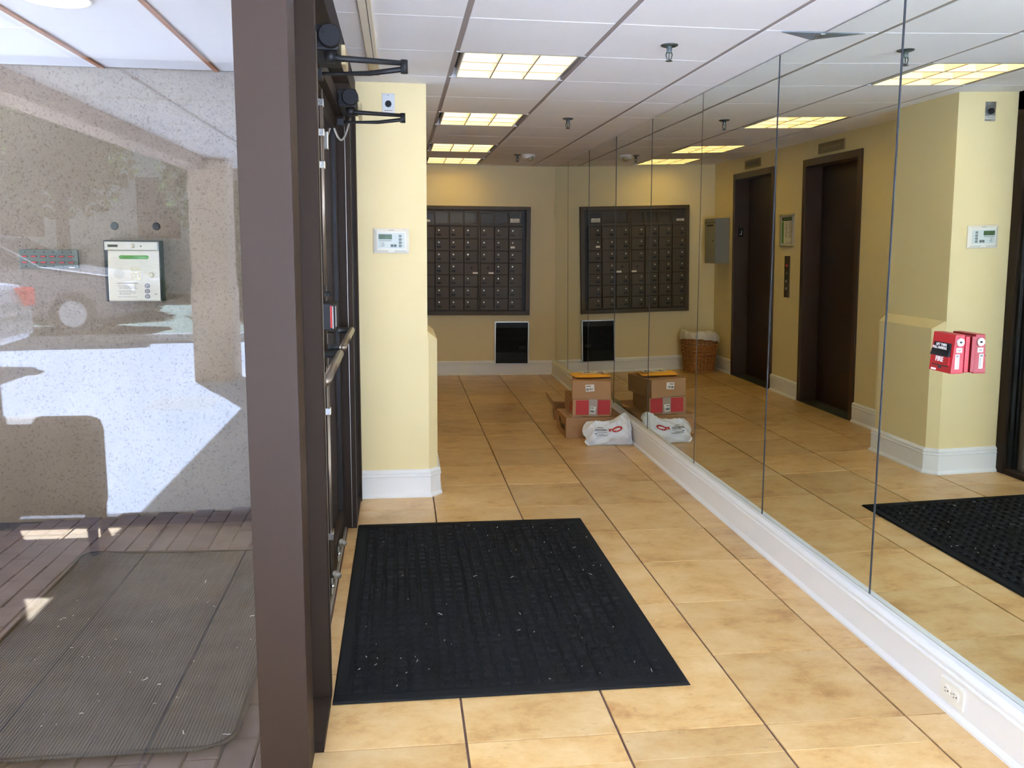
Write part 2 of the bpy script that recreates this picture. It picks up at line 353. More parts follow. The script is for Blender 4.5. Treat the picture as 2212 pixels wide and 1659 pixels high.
# ------------------------------------------------------------------ floor
def clip(cells, regions):
    out = []
    for (a0, a1, b0, b1) in cells:
        for (x0, x1, y0, y1) in regions:
            u0, u1, v0, v1 = max(a0, x0), min(a1, x1), max(b0, y0), min(b1, y1)
            if u1-u0 > .015 and v1-v0 > .015: out.append((u0, u1, v0, v1))
    return out
floor = struct(MB().box(-.345, 1.82, BACK-.05, 10.1, -.12, -.006).box(LW-.05, -.345, BACK-.05, YG+.03, -.12, -.006).build('floor', 'grout'))
FR = [(-.288, 1.79, YG-.02, FAR), (LW, 1.79, BACK, YG-.02)]
cells = []
for i in range(-7, 5):
    for j in range(-7, 17):
        g1, g2 = .0036, .0024
        cells.append((OX+i*SX+g1, OX+(i+1)*SX-g1, OY+j*SY+g2, OY+(j+1)*SY-g2))
cache = {}
def put_tile(name, c, ztop, th, mt, parent, ch, up=True, jit=0.0, rz=0):
    w_, d_ = round(c[1]-c[0], 3), round(c[3]-c[2], 3); key = (name, w_, d_)
    if key not in cache:
        cache[key] = (MB().cbox(-w_/2, w_/2, -d_/2, d_/2, -th, 0, ch) if up else MB().cbox(-w_/2, w_/2, -d_/2, d_/2, 0, th, ch, 'z-')).mesh(name, mt)
    return link(name, cache[key], parent, loc=((c[0]+c[1])/2, (c[2]+c[3])/2, ztop + random.uniform(-jit, jit)))
for c in clip(cells, FR): put_tile('tile', c, 0, .012, 'tile', floor, .0012, jit=.0004)
# ------------------------------------------------------------------ ceiling
ceil = struct(B(LW-.1, 1.82, BACK-.05, 10.1, H+.20, H+.28).build('ceiling', 'slab'))
lights_y = [CY+k*CD for k in (1, 4, 7, 9)]
CR = [(XS-.09, 1.79, YG, FAR), (LW, 1.79, BACK, YG)]
ccells = []
for i in range(-6, 4):
    for j in range(-7, 11):
        y0 = CY+j*CD
        if i == 0 and any(abs(y0-ly) < .01 for ly in lights_y): continue
        ccells.append((CX+i*CW+.012, CX+(i+1)*CW-.012, y0+.003, y0+CD-.003))
for c in clip(ccells, CR): put_tile('ceiling_tile', c, H, .016, 'ceil', ceil, .002, up=False, jit=.0006)
for i in range(-5, 4):
    x = CX+i*CW
    if x > 1.75 or x < LW: continue
    y0 = YG if XS-.09 < x else BACK
    B(x-.0115, x+.0115, BACK if x > LW else y0, FAR if x > XS-.09 else YG, H+.003, H+.03).build('ceiling_rail', 'rail', ceil)
for j in range(-6, 11):
    y = CY+j*CD
    B(LW if y < YG else XS-.09, 1.78, y-.009, y+.009, H+.012, H+.02).build('ceiling_rail', 'slab', ceil)
# ------------------------------------------------------------------ walls
struct(B(-.6, 1.95, FAR, FAR+.12, 0, H+.2).build('wall_far', 'wall'))
struct(B(1.80, 1.95, BACK-.05, FAR+.12, 0, H+.2).build('wall_right', 'wall'))
E1, E2, EZ = (8.32, 9.37), (6.69, 7.72), 2.205
mb = MB()
for a, b in ((5.70, E2[0]), (E2[1], E1[0]), (E1[1], FAR)): mb.box(XE-.16, XE, a, b, 0, H+.2)
for a, b in (E1, E2): mb.box(XE-.16, XE, a, b, EZ, H+.2)
struct(mb.build('wall_lift', 'wall'))
# pier beside the doors, with a thicker chamfered lower half
pier = sempty('wall_pier')
pu = [(-.40, 5.065), (.156, 5.065), (.156, 5.74), (-.40, 5.74)]
pl = [(-.40, 5.065), (.162, 5.065), (.214, 5.125), (.214, 5.74), (-.40, 5.74)]
MB().prism(pu, .9365, H+.2).build('pier_upper', 'wall', pier)
MB().prism(pl, 0, .935).build('pier_lower', 'wall', pier)
vs = [(-.3, 5.067, .935), (.162, 5.067, .935), (.214, 5.125, .935), (.214, 5.74, .935), (-.3, 5.74, .935), (-.3, 5.067, .985), (.15, 5.067, .985), (.157, 5.072, .985), (.157, 5.74, .985), (-.3, 5.74, .985)]
MB().add(vs, [(4,3,2,1,0), (5,6,7,8,9)] + [(i, (i+1) % 5, 5+(i+1) % 5, 5+i) for i in range(5)]).build('ledge', 'wall', pier)
# skirting boards
PROF = [(0, 0), (.028, 0), (.028, .010), (.020, .020), (.017, .024), (.017, .122), (.021, .126), (.021, .132), (.014, .138), (.018, .143), (.018, .152), (.009, .163), (.004, .166), (0, .166)]
struct(sweep([(1.775, FAR), (XE, FAR)], PROF).build('baseboard_far', 'trim'))
PM = [(0, 0)] + [(d+.020, z) for d, z in PROF[1:-1]] + [(0, .166)]
struct(sweep([(1.786, BACK), (1.786, FAR)], PM).build('baseboard_right', 'trim'))
struct(sweep([(XE, 5.74), (.214, 5.74), (.214, 5.125), (.162, 5.065), (-.232, 5.065)], PROF[:]).build('baseboard_pier', 'trim'))
bo = MB()
for a, b in ((FAR, E1[1]), (E1[0], E2[1]), (E2[0], 5.76)):
    q = sweep([(XE, a), (XE, b)], PROF); bo.add(q.v, q.f)
struct(bo.build('baseboard_lift', 'trim'))

# ------------------------------------------------------------------ mirror wall
seams = [BACK, .95, 1.98, 3.00, 4.02, 5.05, 6.085, 7.11, 8.14, 9.17, FAR-.003]
tilt = math.atan2(XM1-XM0, H-.166)
backing = B(1.793, 1.80, BACK, FAR, .16, H).build('trim_1', 'bronze_dk'); struct(backing)
near_words = {9: 'far narrow mirror strip meeting the mail wall', 8: 'mirror panel second from the mail wall', 7: 'mirror panel third from the mail wall',
              6: 'mirror panel behind the stacked parcels, fourth from the mail wall', 5: 'mirror panel over the white plastic bag, fifth from the mail wall',
              4: 'mirror panel showing the far lift door edge, sixth from the mail wall', 3: 'mirror panel showing the sign and nearer lift door',
              2: 'wide mirror panel with the red fire pull station', 1: 'mirror panel beside the doorway at the frame edge', 0: 'mirror panel nearest the outer glazing'}
for k in range(len(seams)-1):
    y0, y1 = seams[k]+.0045, seams[k+1]-.0045
    z0 = .166; hgt = H-z0-.004
    o = B(0, .005, -(y1-y0)/2, (y1-y0)/2, 0, hgt).build('mirror_panel', 'mirror', loc=(XM0, (y0+y1)/2, z0))
    o.data.materials.append(M['mirror_edge'])
    for p_ in o.data.polygons: p_.material_index = 0 if p_.normal.x < -.9 else 1
    o.rotation_euler = (0, tilt + random.uniform(-.0006, .0006), random.uniform(-.0006, .0006))
    tag(o, 'Frameless full-height ' + near_words[k], 'mirror', 'frameless mirror panels')

for yk in seams[1:-1]:
    o = B(-.0012, .006, -.005, .005, 0, H-.17).build('seam_strip', 'seam', backing, loc=(XM0, yk, .166)); o.rotation_euler = (0, tilt, 0)
# ------------------------------------------------------------------ glazed side pane and corner post
win = sempty('window_1')
B(LW, -.393, YG-.003, YG+.003, .018, H-.05).build('glass_pane', 'glass', win)
B(LW, -.393, YG-.03, YG+.03, 0, .018).build('sill_channel', 'bronze', win)
B(LW, -.393, YG-.03, YG+.03, H-.05, H+.02).build('head_channel', 'bronze', win)
B(-.393, -.263, YG-.022, YG+.125, 0, H+.02).build('corner_post', 'bronze', win, bevel=.0015)
# ------------------------------------------------------------------ entrance storefront: frame
fr = sempty('window_2')
B(-.297, -.237, 2.69, 2.75, 0, H).build('door_jamb', 'frame', fr, bevel=.002)
B(-.31, -.238, 4.50, 4.60, 0, H).build('door_jamb', 'frame', fr, bevel=.002)
B(-.335, -.232, 4.985, 5.062, 0, H).build('end_jamb', 'frame', fr, bevel=.002)
B(-.335, -.232, YG+.125, 5.062, 2.255, H+.01).build('header', 'frame', fr, bevel=.002)
B(-.335, -.272, 2.75, 4.50, 2.10, 2.165).build('transom_bar', 'frame', fr, bevel=.002)
B(-.295, -.289, 2.75, 4.50, 2.165, 2.255).build('transom_glass', 'doorglass', fr)
for a, b, xr in ((YG+.125, 2.69, -.236), (4.60, 4.985, -.238)):
    B(-.31, xr, a, b, 0, .03).build('sill_rail', 'frame', fr, bevel=.002)
    B(-.306, -.300, a, b, .03, 2.255).build('side_glass', 'doorglass', fr)
    B(-.312, -.292, b-.018, b, .03, 2.255).build('glazing_stop', 'bronze_dk', fr)
B(-.36, -.290, 2.75, 4.50, -.004, .008).build('threshold', 'alum', fr, bevel=.002)
B(-.2385, -.2365, 2.752, 2.760, .01, 2.10).build('jamb_glint', 'bar_metal', fr)  # bright metal strip stands in for reflected light along the jamb
B(-.262, -.2605, 4.488, 4.499, .01, 2.10).build('jamb_glint', 'alum', fr)  # same painted glint on the far jamb
B(-.240, -.236, 4.60, 4.99, 2.19, 2.20).build('glazing_bead', 'alum', fr)
for a, b in ((4.61, 4.98),):
    B(-.272, -.25, a, a+.02, .055, 2.25).build('glazing_stop', 'bronze_dk', fr)
    B(-.272, -.25, b-.02, b, .055, 2.25).build('glazing_stop', 'bronze_dk', fr)
# the two leaves
def leaf(name, y0, y1, meet_hi):
    d = sempty(name)
    st = .052
    B(-.335, -.300, y0+.004, y0+.004+st, .012, 2.095).build('stile', 'frame', d, bevel=.002)
    B(-.335, -.300, y1-.004-st, y1-.004, .012, 2.095).build('stile', 'frame', d, bevel=.002)
    B(-.335, -.300, y0+.056, y1-.056, 2.03, 2.095).build('top_rail', 'frame', d, bevel=.002)
    B(-.335, -.300, y0+.056, y1-.056, .012, .115).build('bottom_rail', 'frame', d, bevel=.002)
    B(-.320, -.314, y0+.056, y1-.056, .115, 2.03).build('glass_pane', 'doorglass', d)
    g = MB(); g.box(-.314, -.306, y0+.056, y0+.066, .115, 2.03); g.box(-.314, -.306, y1-.066, y1-.056, .115, 2.03)
    g.build('gasket', 'bronze_dk', d)
    a, b = y0+.09, y1-.10
    bar = MB().tube([(-.24, a, 1.048+(a-3.5)*.012), (-.24, b, 1.048+(b-3.5)*.012)], .0155, 16).build('push_bar', 'bar_metal', d, smooth=True)
    for yy in (a+.02, b-.012):
        zz = 1.048+(yy-3.5)*.012
        MB().tube([(-.305, yy, zz), (-.243, yy, zz)], .015, 12).build('bar_bracket', 'black', bar, smooth=True)
    return d
leaf('door_1', 2.755, 3.62, True); d2 = leaf('door_2', 3.62, 4.50, False)
d1 = D.objects['door_1']
for (ys, par) in ((3.50, d1),):
    rod = MB().tube([(-.288, ys, 1.32), (-.288, ys, 2.06)], .006, 10).build('latch_rod', 'bar_metal', par, smooth=True)
    for zz in (1.78, 1.90, 2.01): B(-.300, -.279, ys-.018, ys+.018, zz-.014, zz+.014).build('rod_guide', 'chrome', rod, bevel=.002)
    rod = MB().tube([(-.288, ys, .12), (-.288, ys, 1.0)], .006, 10).build('latch_rod', 'bar_metal', par, smooth=True)
    for zz in (.30, .82): B(-.300, -.279, ys-.018, ys+.018, zz-.014, zz+.014).build('rod_guide', 'chrome', rod, bevel=.002)
B(-.30, -.282, 3.70, 3.74, 1.86, 1.93).build('strike_latch', 'chrome', d2, bevel=.003)
# ------------------------------------------------------------------ door closers
def closer(y, label, dy):
    t = thing('door_closer', label, 'door closer', (-.271, y, 2.05), group='door closers')
    B(0, .085, .0, .30, .045, .125).build('body', 'black', t, bevel=.008)
    B(.085, .100, .10, .27, .022, .085).build('lit_side', 'tan_col', t, bevel=.003)  # tan block stands in for light falling on the closer's side
    cap = MB().lathe([(.0, -.026), (.033, -.026), (.037, -.021), (.037, 0), (.0, 0)], 28, (.058, 0, .086), 'y').build('end_cap', 'blackmat', t)
    for a in (.6, 2.7, 4.6): MB().lathe([(0, -.0285), (.004, -.0285), (.004, -.025), (0, -.025)], 8, (.058+.022*math.cos(a), 0, .086+.022*math.sin(a)), 'y').build('screw', 'bronze_dk', cap)
    for z in (.066, .108): MB().lathe([(0, -.008), (.009, -.008), (.009, 0), (0, 0)], 12, (.012, 0, z), 'y').build('fixing_bolt', 'bronze_dk', t)
    MB().tube([(.055, .03, .048), (.055, .03, .012)], [.022, .018], 14).build('spindle', 'black', t, smooth=True)
    elbow = Vector((.293, dy, .010))
    MB().tube([(.050, .03, .032), (.085, .03, .026), elbow+Vector((0, 0, .008))], [.017, .0105, .0085], 10).build('arm', 'black', t, smooth=True)
    MB().tube([elbow+Vector((0, 0, -.010)), (.18, dy+.05, -.008), (.06, dy+.09, -.006), (.0, dy+.11, -.004)], [.009, .0085, .006, .006], 10).build('arm', 'black', t, smooth=True)
    MB().cyl(elbow+Vector((0, 0, -.024)), elbow+Vector((0, 0, .018)), .012, 14).build('elbow_joint', 'black', t, smooth=True)
    B(-.012, .020, dy+.09, dy+.16, -.020, .012).build('arm_shoe', 'black', t, bevel=.003)
    return t
closer(2.98, 'black overhead door closer with tan-lit side, the nearer of the two', .03)
closer(4.16, 'black overhead door closer with tan-lit side, close to the cream pier', .03)
cab = []
for k in range(21):
    s_ = k/20; cab.append((-.318+.09*s_, 4.40+.02*s_, 2.082-.105*math.sin(pi*s_)))
MB().tube(cab, .0055, 8).build('door_cord', 'cable', d2, smooth=True)
# alarm lock and hold-open
t = thing('door_alarm', 'black exit alarm box with red and white stripes on the glass door', 'alarm', (-.299, 3.45, 1.15))
B(0, .048, 0, .16, 0, .102).build('housing', 'blackmat', t, bevel=.003)
B(.030, .036, -.0015, 0, .008, .094).build('stripe', 'red_in', t); B(.0385, .041, -.0015, 0, .006, .092).build('stripe', 'white_ink', t)
B(.048, .0488, .03, .05, .01, .09).build('stripe', 'white_ink', t)
MB().lathe([(0, .0), (.012, 0), (.012, .012), (.006, .02), (0, .02)], 14, (.02, .02, .13)).build('lock_knob', 'bronze_dk', t)
def kick(y, label, z):
    t = thing('door_holder', label, 'door holder', (-.298, y, .0), group='kick-down door holders')
    B(0, .006, -.02, .02, .03, .10).build('mount', 'alum', t, bevel=.001)
    MB().tube([(.012, .0, .10), (.018, -.05, .135), (.026, -.12, .155)], [.010, .009, .008], 8).build('lever', 'alum', t, smooth=True)
    MB().tube([(.026, -.115, .158), (.040, -.145, .160)], .0135, 14).build('rubber_foot', 'cable', t, smooth=True)
    MB().tube([(-.004, -.03, .07), (.014, -.03, .07)], .008, 10).build('pivot', 'chrome', t, smooth=True)
    return t
kick(3.56, 'folded chrome kick-down holder low on the nearer glass door leaf', 0)
kick(3.95, 'folded chrome kick-down holder low on the far glass door leaf', 0)

# ------------------------------------------------------------------ far wall: mailboxes, heater
t = thing('mailbox_bank', 'dark bronze wall of apartment mailboxes with small locked doors', 'mailboxes', (0, FAR, 0))
X0, X1, Z0, Z1 = .190, 1.475, .695, 1.915
Y = -.045
fm = MB(); fm.box(X0, X1, -.012, 0, Z0, Z1)
fr_ = MB()
for (a, b, c, d) in ((X0, X1, Z1-.04, Z1), (X0, X1, Z0, Z0+.045), (X0, X0+.045, Z0+.045, Z1-.04), (X1-.05, X1, Z0+.045, Z1-.04)):
    fr_.box(a, b, -.05, -.012, c, d)
fr_.box(.893-.010, .893+.010, -.044, -.012, Z0+.045, Z1-.04)
fm.build('back_plate', 'mail_dk', t); fr_.build('frame', 'mail', t, bevel=.003)
cw = .1625; xL = .883-4*cw; xR = .903; zt = 1.690; ph = .1340
cols = [xL+k*cw for k in range(4)] + [xR+k*cw for k in range(3)]
db = MB().cbox(0, cw-.010, -.030, 0, 0, ph-.008, .002, 'y-').mesh('compartment_door', 'mail')
lk = MB().lathe([(0, -.010), (.0075, -.010), (.009, -.006), (.009, 0), (0, 0)], 12, (0, 0, 0), 'y').mesh('lock', 'alum')
lkb = MB().lathe([(0, -.006), (.013, -.006), (.014, 0), (0, 0)], 14, (0, 0, 0), 'y').mesh('lock', 'blackmat')
npm = B(-.023, .023, -.002, 0, -.0115, .0115).mesh('number_plate', 'blackmat'); npw = B(-.024, .024, -.002, 0, -.0115, .0115).mesh('number_plate', 'plate_w')
npb = B(-.03, .03, -.002, 0, -.010, .010).mesh('name_label', 'plate_w')
for r_ in range(8):
    for a_, b_ in ((xL, xL+4*cw-.002), (xR, xR+3*cw-.002)): B(a_, b_, -.047, -.014, zt-r_*ph-.002, zt-r_*ph+.0025).build('row_rail', 'mail', t)
for r_ in range(7):
    for c_ in range(7):
        z = zt-(r_+1)*ph; x = cols[c_]
        d = link('compartment_door', db, t, loc=(x+.004, -.014, z+.003))
        if r_ == 3 and c_ in (3, 4):
            link('lock', lkb, d, loc=(.083, -.030, .070)); link('name_label', npb, d, loc=(.125 if c_ == 3 else .122, -.030, .016)); continue
        link('lock', lk, d, loc=(.040, -.030, .088)); link('number_plate', npw if (r_ == 1 and c_ == 6) else npm, d, loc=(.040, -.030, .037))
for c_ in range(7):
    x = cols[c_]
    wd = MB()
    wd.box(x+.002, x+cw-.004, -.040, -.014, 1.845, 1.862); wd.box(x+.002, x+cw-.004, -.040, -.014, 1.700, 1.722)
    wd.box(x+.002, x+.012, -.040, -.014, 1.722, 1.845); wd.box(x+cw-.014, x+cw-.004, -.040, -.014, 1.722, 1.845)
    d = wd.build('directory_frame', 'mail', t)
    B(x+.012, x+cw-.014, -.030, -.027, 1.722, 1.845).build('directory_glass', 'thinglass', d)
    B(x+.012, x+cw-.014, -.018, -.014, 1.722, 1.845).build('directory_back', 'ind_dk', d)
for (xa, xb, za, zb) in ((cols[6]+.015, cols[6]+.120, 1.738, 1.783), (cols[0]+.02, cols[0]+.11, 1.735, 1.760)):
    c = B(xa, xb, -.0425, -.0405, za, zb).build('paper_note', 'plate_w', t)
    ln = MB(); ln.box(xa+.03, xa+.06, -.0432, -.0425, zb-.012, zb-.007); ln.box(xa+.008, xb-.008, -.0432, -.0425, (za+zb)/2-.006, (za+zb)/2-.001); ln.box(xa+.012, xb-.012, -.0432, -.0425, za+.005, za+.009); ln.build('print', 'ink_grey', c)
t = thing('wall_heater', 'black louvred wall heater in a silver frame above the skirting', 'heater', (0, FAR, 0))
hx0, hx1, hz0, hz1 = 1.075, 1.472, .125, .622
B(hx0+.01, hx1-.01, -.014, 0, hz0+.01, hz1-.01).build('housing', 'blackmat', t)
f2 = MB()
f2.box(hx0, hx1, -.038, 0, hz1-.012, hz1); f2.box(hx0, hx1, -.038, 0, hz0, hz0+.012); f2.box(hx0, hx0+.012, -.038, 0, hz0, hz1); f2.box(hx1-.012, hx1, -.038, 0, hz0, hz1)
f2.build('frame', 'alum', t)
B(hx0+.012, hx1-.012, -.028, -.014, .545, hz1-.012).build('top_panel', 'black', t, bevel=.002)
B(hx0+.012, hx1-.012, -.028, -.014, hz0+.012, .262).build('bottom_panel', 'blackmat', t, bevel=.002)
gl = MB()
for k in range(24):
    z = .266+k*.0116; gl.add([(hx0+.014, -.028, z), (hx1-.014, -.028, z), (hx1-.014, -.016, z+.006), (hx0+.014, -.016, z+.006), (hx0+.014, -.028, z+.003), (hx1-.014, -.028, z+.003), (hx1-.014, -.016, z+.009), (hx0+.014, -.016, z+.009)], [(0,1,2,3),(7,6,5,4),(0,4,5,1),(3,2,6,7),(0,3,7,4),(1,5,6,2)])
g_ = gl.build('louvre_slats', 'blackmat', t); g_['kind'] = 'stuff'
B(1.355, 1.435, -.0295, -.028, .300, .342).build('rating_label', 'black', t)
# ------------------------------------------------------------------ lift doors, indicators, sign, call panel, drop box
def lift(name, y0, y1, plate):
    d = sempty(name)
    fw = .062
    m = MB(); m.box(XE-.15, XE+.016, y0, y0+fw, 0, EZ); m.box(XE-.15, XE+.016, y1-fw, y1, 0, EZ); m.box(XE-.15, XE+.016, y0+fw, y1-fw, EZ-fw, EZ)
    m.build('door_frame', 'brown_frame', d, bevel=.003)
    mid = (y0+y1)/2
    B(XE-.20, XE-.15, y0+fw-.01, y1-fw+.01, .004, EZ-fw+.01).build('sliding_panel', 'brown_door', d)
    B(XE-.17, XE+.014, y0+fw, y1-fw, -.005, .004).build('threshold', 'gunmetal', d)
    B(XE-.30, XE-.20, y0, y1, 0, EZ).build('shaft_back', 'blackmat', d)
    if plate:
        p = B(XE-.085, XE-.025, y1-fw-.004, y1-fw, 1.53, 1.63).build('floor_plate', 'blackmat', d)
        text('L', .06, (XE-.07, y1-fw-.0045, 1.557), (1, 0, 0), (0, 0, 1), 'white_ink', p, 'floor_letter')
lift('door_3', *E1, True); lift('door_4', *E2, False)
t = thing('lift_indicator', 'bronze floor indicator with a row of round lamps over the nearer lift', 'indicator', (XE, 7.215, 2.23))
B(0, .012, -.225, .225, 0, .085).build('plate', 'ind', t, bevel=.002)
for k in range(8):
    MB().lathe([(0, .012), (.013, .012), (.013, .0145), (0, .016)], 14, (0, -.147+k*.042, .042), 'x').build('lamp', 'lens', t)
t = thing('lift_indicator', 'plain bronze floor indicator with scuffed dark window over the far lift', 'indicator', (XE, 8.86, 2.235))
B(0, .012, -.20, .20, 0, .085).build('plate', 'ind', t, bevel=.002); B(.012, .0135, -.17, .17, .02, .065).build('window', 'ind_dk', t)
t = thing('notice_frame', 'silver clip frame holding a green and white notice between the lifts', 'sign', (XE, 8.03, 1.43))
B(0, .012, -.135, .135, .0, .31).build('back_board', 'alum', t)
for z in (.012, .298): MB().tube([(.014, -.14, z), (.014, .14, z)], .013, 12).build('clip_bar', 'alum', t, smooth=True)
for s_ in (-.128, .128): B(.010, .020, s_-.008, s_+.008, .02, .29).build('side_rail', 'alum', t)
sh = B(.012, .0135, -.118, .118, .028, .282).build('notice_sheet', 'plate_w', t)
B(.0135, .0142, -.112, .105, .245, .278).build('heading', 'ink', sh)
B(.0135, .0142, .060, .110, .032, .240).build('green_strip', 'green_pr', sh)
ln = MB()
for k in range(15):
    z = .232-k*.0105
    for a, b in ((-.105, -.105+random.uniform(.05, .068)), (-.025, -.025+random.uniform(.045, .072))): ln.box(.0135, .0141, a, b, z, z+.004)
ln.box(.0135, .0141, -.105, .05, .0635, .065); ln.box(.0135, .0141, -.105, .02, .045, .048); ln.box(.0135, .0141, -.105, .04, .036, .039)
ln.build('print', 'ink_grey', sh)
hd = MB(); [hd.box(.0142, .0146, -.085+k*.024, -.085+k*.024+random.uniform(.012, .02), .256, .268) for k in range(7)]; hd.build('heading_print', 'green_pr', sh)
t = thing('call_panel', 'tall dark lift call plate with two steel buttons and a red lamp', 'call panel', (XE, 8.015, .95))
B(0, .008, -.055, .055, 0, .395).build('plate', 'ind_dk', t, bevel=.002)
MB().lathe([(0, .008), (.011, .008), (.011, .011), (0, .012)], 14, (0, 0, .305), 'x').build('lamp', 'redlamp', t)
MB().lathe([(.009, .008), (.014, .008), (.014, .012), (.009, .012), (.009, .008)], 18, (0, 0, .23), 'x', cap=False).build('key_ring', 'ind', t)
for z in (.155, .085): MB().lathe([(0, .008), (.014, .008), (.014, .014), (.010, .017), (0, .017)], 18, (0, 0, z), 'x').build('button', 'steel', t)
t = thing('drop_box', 'grey metal rent drop box with a mail slot on the lift wall', 'drop box', (XE, 9.66, 1.245))
B(0, .165, -.17, .17, 0, .50).build('body', 'grey_box', t, bevel=.004)
B(.165, .168, -.165, .165, .45, .46).build('lid_seam', 'ind_dk', t)
B(.165, .1665, -.10, .10, .412, .432).build('slot', 'blackmat', t)
B(.165, .170, -.11, .11, .432, .440).build('slot_hood', 'grey_box', t)
MB().lathe([(0, .165), (.010, .165), (.010, .170), (0, .170)], 12, (0, -.10, .25), 'x').build('key_lock', 'black', t)
# ------------------------------------------------------------------ waste basket with liner
bx, by = .125, 9.715
t = thing('waste_basket', 'round wicker waste basket with white plastic liner beside the lift', 'basket', (bx, by, 0))
HB = .415
def rad(z): return .172 + .032*min(1, z/.30)
ns = 26
for kind, z0, z1, rows, thick in (('weave', .03, .20, 15, .0062), ('weave', .205, .335, 6, .0115), ('weave', .34, .405, 5, .007)):
    mbw = MB()
    for r_ in range(rows):
        z = z0+(z1-z0)*(r_+.5)/rows; pts = []
        N = ns*4
        for k in range(N+1):
            a = 2*pi*k/N; wv = math.sin(a*ns/2 + pi*(r_ % 2)); rr = rad(z)+.006*wv
            pts.append((rr*math.cos(a), rr*math.sin(a), z+.002*wv))
        mbw.tube(pts, thick, 5, cap=False)
    mbw.build(kind, 'wicker', t, smooth=True)
st = MB()
for k in range(ns):
    a = 2*pi*(k+.5)/ns; st.tube([((rad(z))*math.cos(a), rad(z)*math.sin(a), z) for z in (.01, .1, .2, .3, .41)], .0045, 5)
st.build('stakes', 'wicker_dk', t, smooth=True)
MB().lathe([(0, .004), (.172, .004), (.178, .012), (.178, .022), (.172, .03), (0, .03)], 32).build('base', 'wicker', t)
rm = MB(); rm.tube([((.206)*math.cos(2*pi*k/48), .206*math.sin(2*pi*k/48), .412) for k in range(49)], .010, 8, cap=False); rm.build('rim', 'wicker', t, smooth=True)
lm = MB(); vs = []; fs = []
NL, RL = 96, 9
for i in range(RL):
    for k in range(NL):
        a = 2*pi*k/NL; u = i/(RL-1)
        top = .465 + .034*math.sin(a*1+2.2) + .014*math.sin(3*a+1)
        if u < .5:
            q = u/.5; z = .30+(top-.30)*q; r_ = .185+.018*q
        else:
            q = (u-.5)/.5; z = top-(top-(.355+.045*math.sin(a+2.4)))*q; r_ = .203+.026*min(1, q*2)
        wr = .005*math.sin(17*a+3*u)+.004*math.sin(29*a-5*u)+.003*math.sin(11*a+9*u)
        vs.append(((r_+wr)*math.cos(a), (r_+wr)*math.sin(a), z+.004*math.sin(13*a)))
for i in range(RL-1):
    for k in range(NL): fs.append((i*NL+k, i*NL+(k+1) % NL, (i+1)*NL+(k+1) % NL, (i+1)*NL+k))
lm.add(vs, fs).build('liner', 'liner', t, smooth=True)

# ------------------------------------------------------------------ parcels by the mirror
def carton(name, label, loc, rz, w_, d_, h_, group=None):
    t = thing(name, label, 'box', loc, rz, group)
    B(0, w_, 0, d_, 0, h_).build('carton', 'card', t, bevel=.003)
    B(.002, w_-.002, d_/2-.0015, d_/2+.0015, h_, h_+.0012).build('flap_seam', 'card_in', t)
    return t
def shiplabel(t, x, z, w_, h_, y=-.0012, name='shipping_label', rot=0):
    l = B(-w_/2, w_/2, y, 0, -h_/2, h_/2).build(name, 'plate_w', t, loc=(x, 0, z), rot=(0, rot, 0))
    m = MB()
    m.box(-w_*.40, w_*.1, y-.0006, y, h_*.22, h_*.32)
    for k in range(9):
        a = -w_*.42+k*w_*.09; m.box(a, a+w_*random.choice((.03, .05, .07)), y-.0006, y, -h_*.38+random.choice((0, .06))*h_, -h_*.02)
    m.build('print', 'ink', l); return l
G = 'parcels left by the mirror'
t = carton('parcel_box', 'long brown cardboard box lying at the bottom of the parcel stack', (1.272, 6.55, 0), 0, .463, .40, .163, G)
B(.01, .452, .196, .204, .1642, .1650).build('tape', 'tape', t)
l = B(.055, .13, .03, .14, .163, .1642).build('shipping_label', 'plate_w', t)
m = MB(); [m.box(.06, .124, .036+k*.012, .040+k*.012, .1642, .1646) for k in range(8)]; m.build('print', 'red_in', l)
m = MB()
for k, (a, b, c, d) in enumerate(((.25, .29, .085, .125), (.06, .10, .05, .10), (.11, .15, .05, .085), (.16, .20, .05, .09), (.22, .24, .05, .11))): m.box(-.0008, 0, a, b, c, d)
m.build('side_print', 'ink', t)
t = carton('parcel_box', 'cardboard box with two red panels and a taped label, middle of the stack', (1.327, 6.58, .167), math.radians(-2.5), .308, .42, .136, G)
B(.026, .128, -.001, 0, .014, .128).build('red_panel', 'red_in', t); B(.196, .296, -.001, 0, .014, .128).build('red_panel', 'red_in', t)
tp = B(.128, .196, -.0016, 0, .0, .136).build('tape', 'tape', t); B(.1275, .1955, 0, .42, .1362, .1372).build('tape', 'tape', t)
shiplabel(t, .160, .050, .044, .058, -.0028, rot=.12)
pts = [(-.0012, .08+.026*math.cos(a), .066+.034*math.sin(a)) for a in [2*pi*k/32 for k in range(33)]]
MB().tube(pts, .003, 6, cap=False).build('ring_print', 'red_in', t)
t = carton('parcel_box', 'plain brown cardboard box with a white label, topmost box of the stack', (1.325, 6.60, .304), math.radians(-11.2), .302, .42, .143, G)
shiplabel(t, .138, .088, .068, .054, rot=-.08)
B(.0, .302, .17, .25, .1432, .1440).build('tape', 'tape', t)
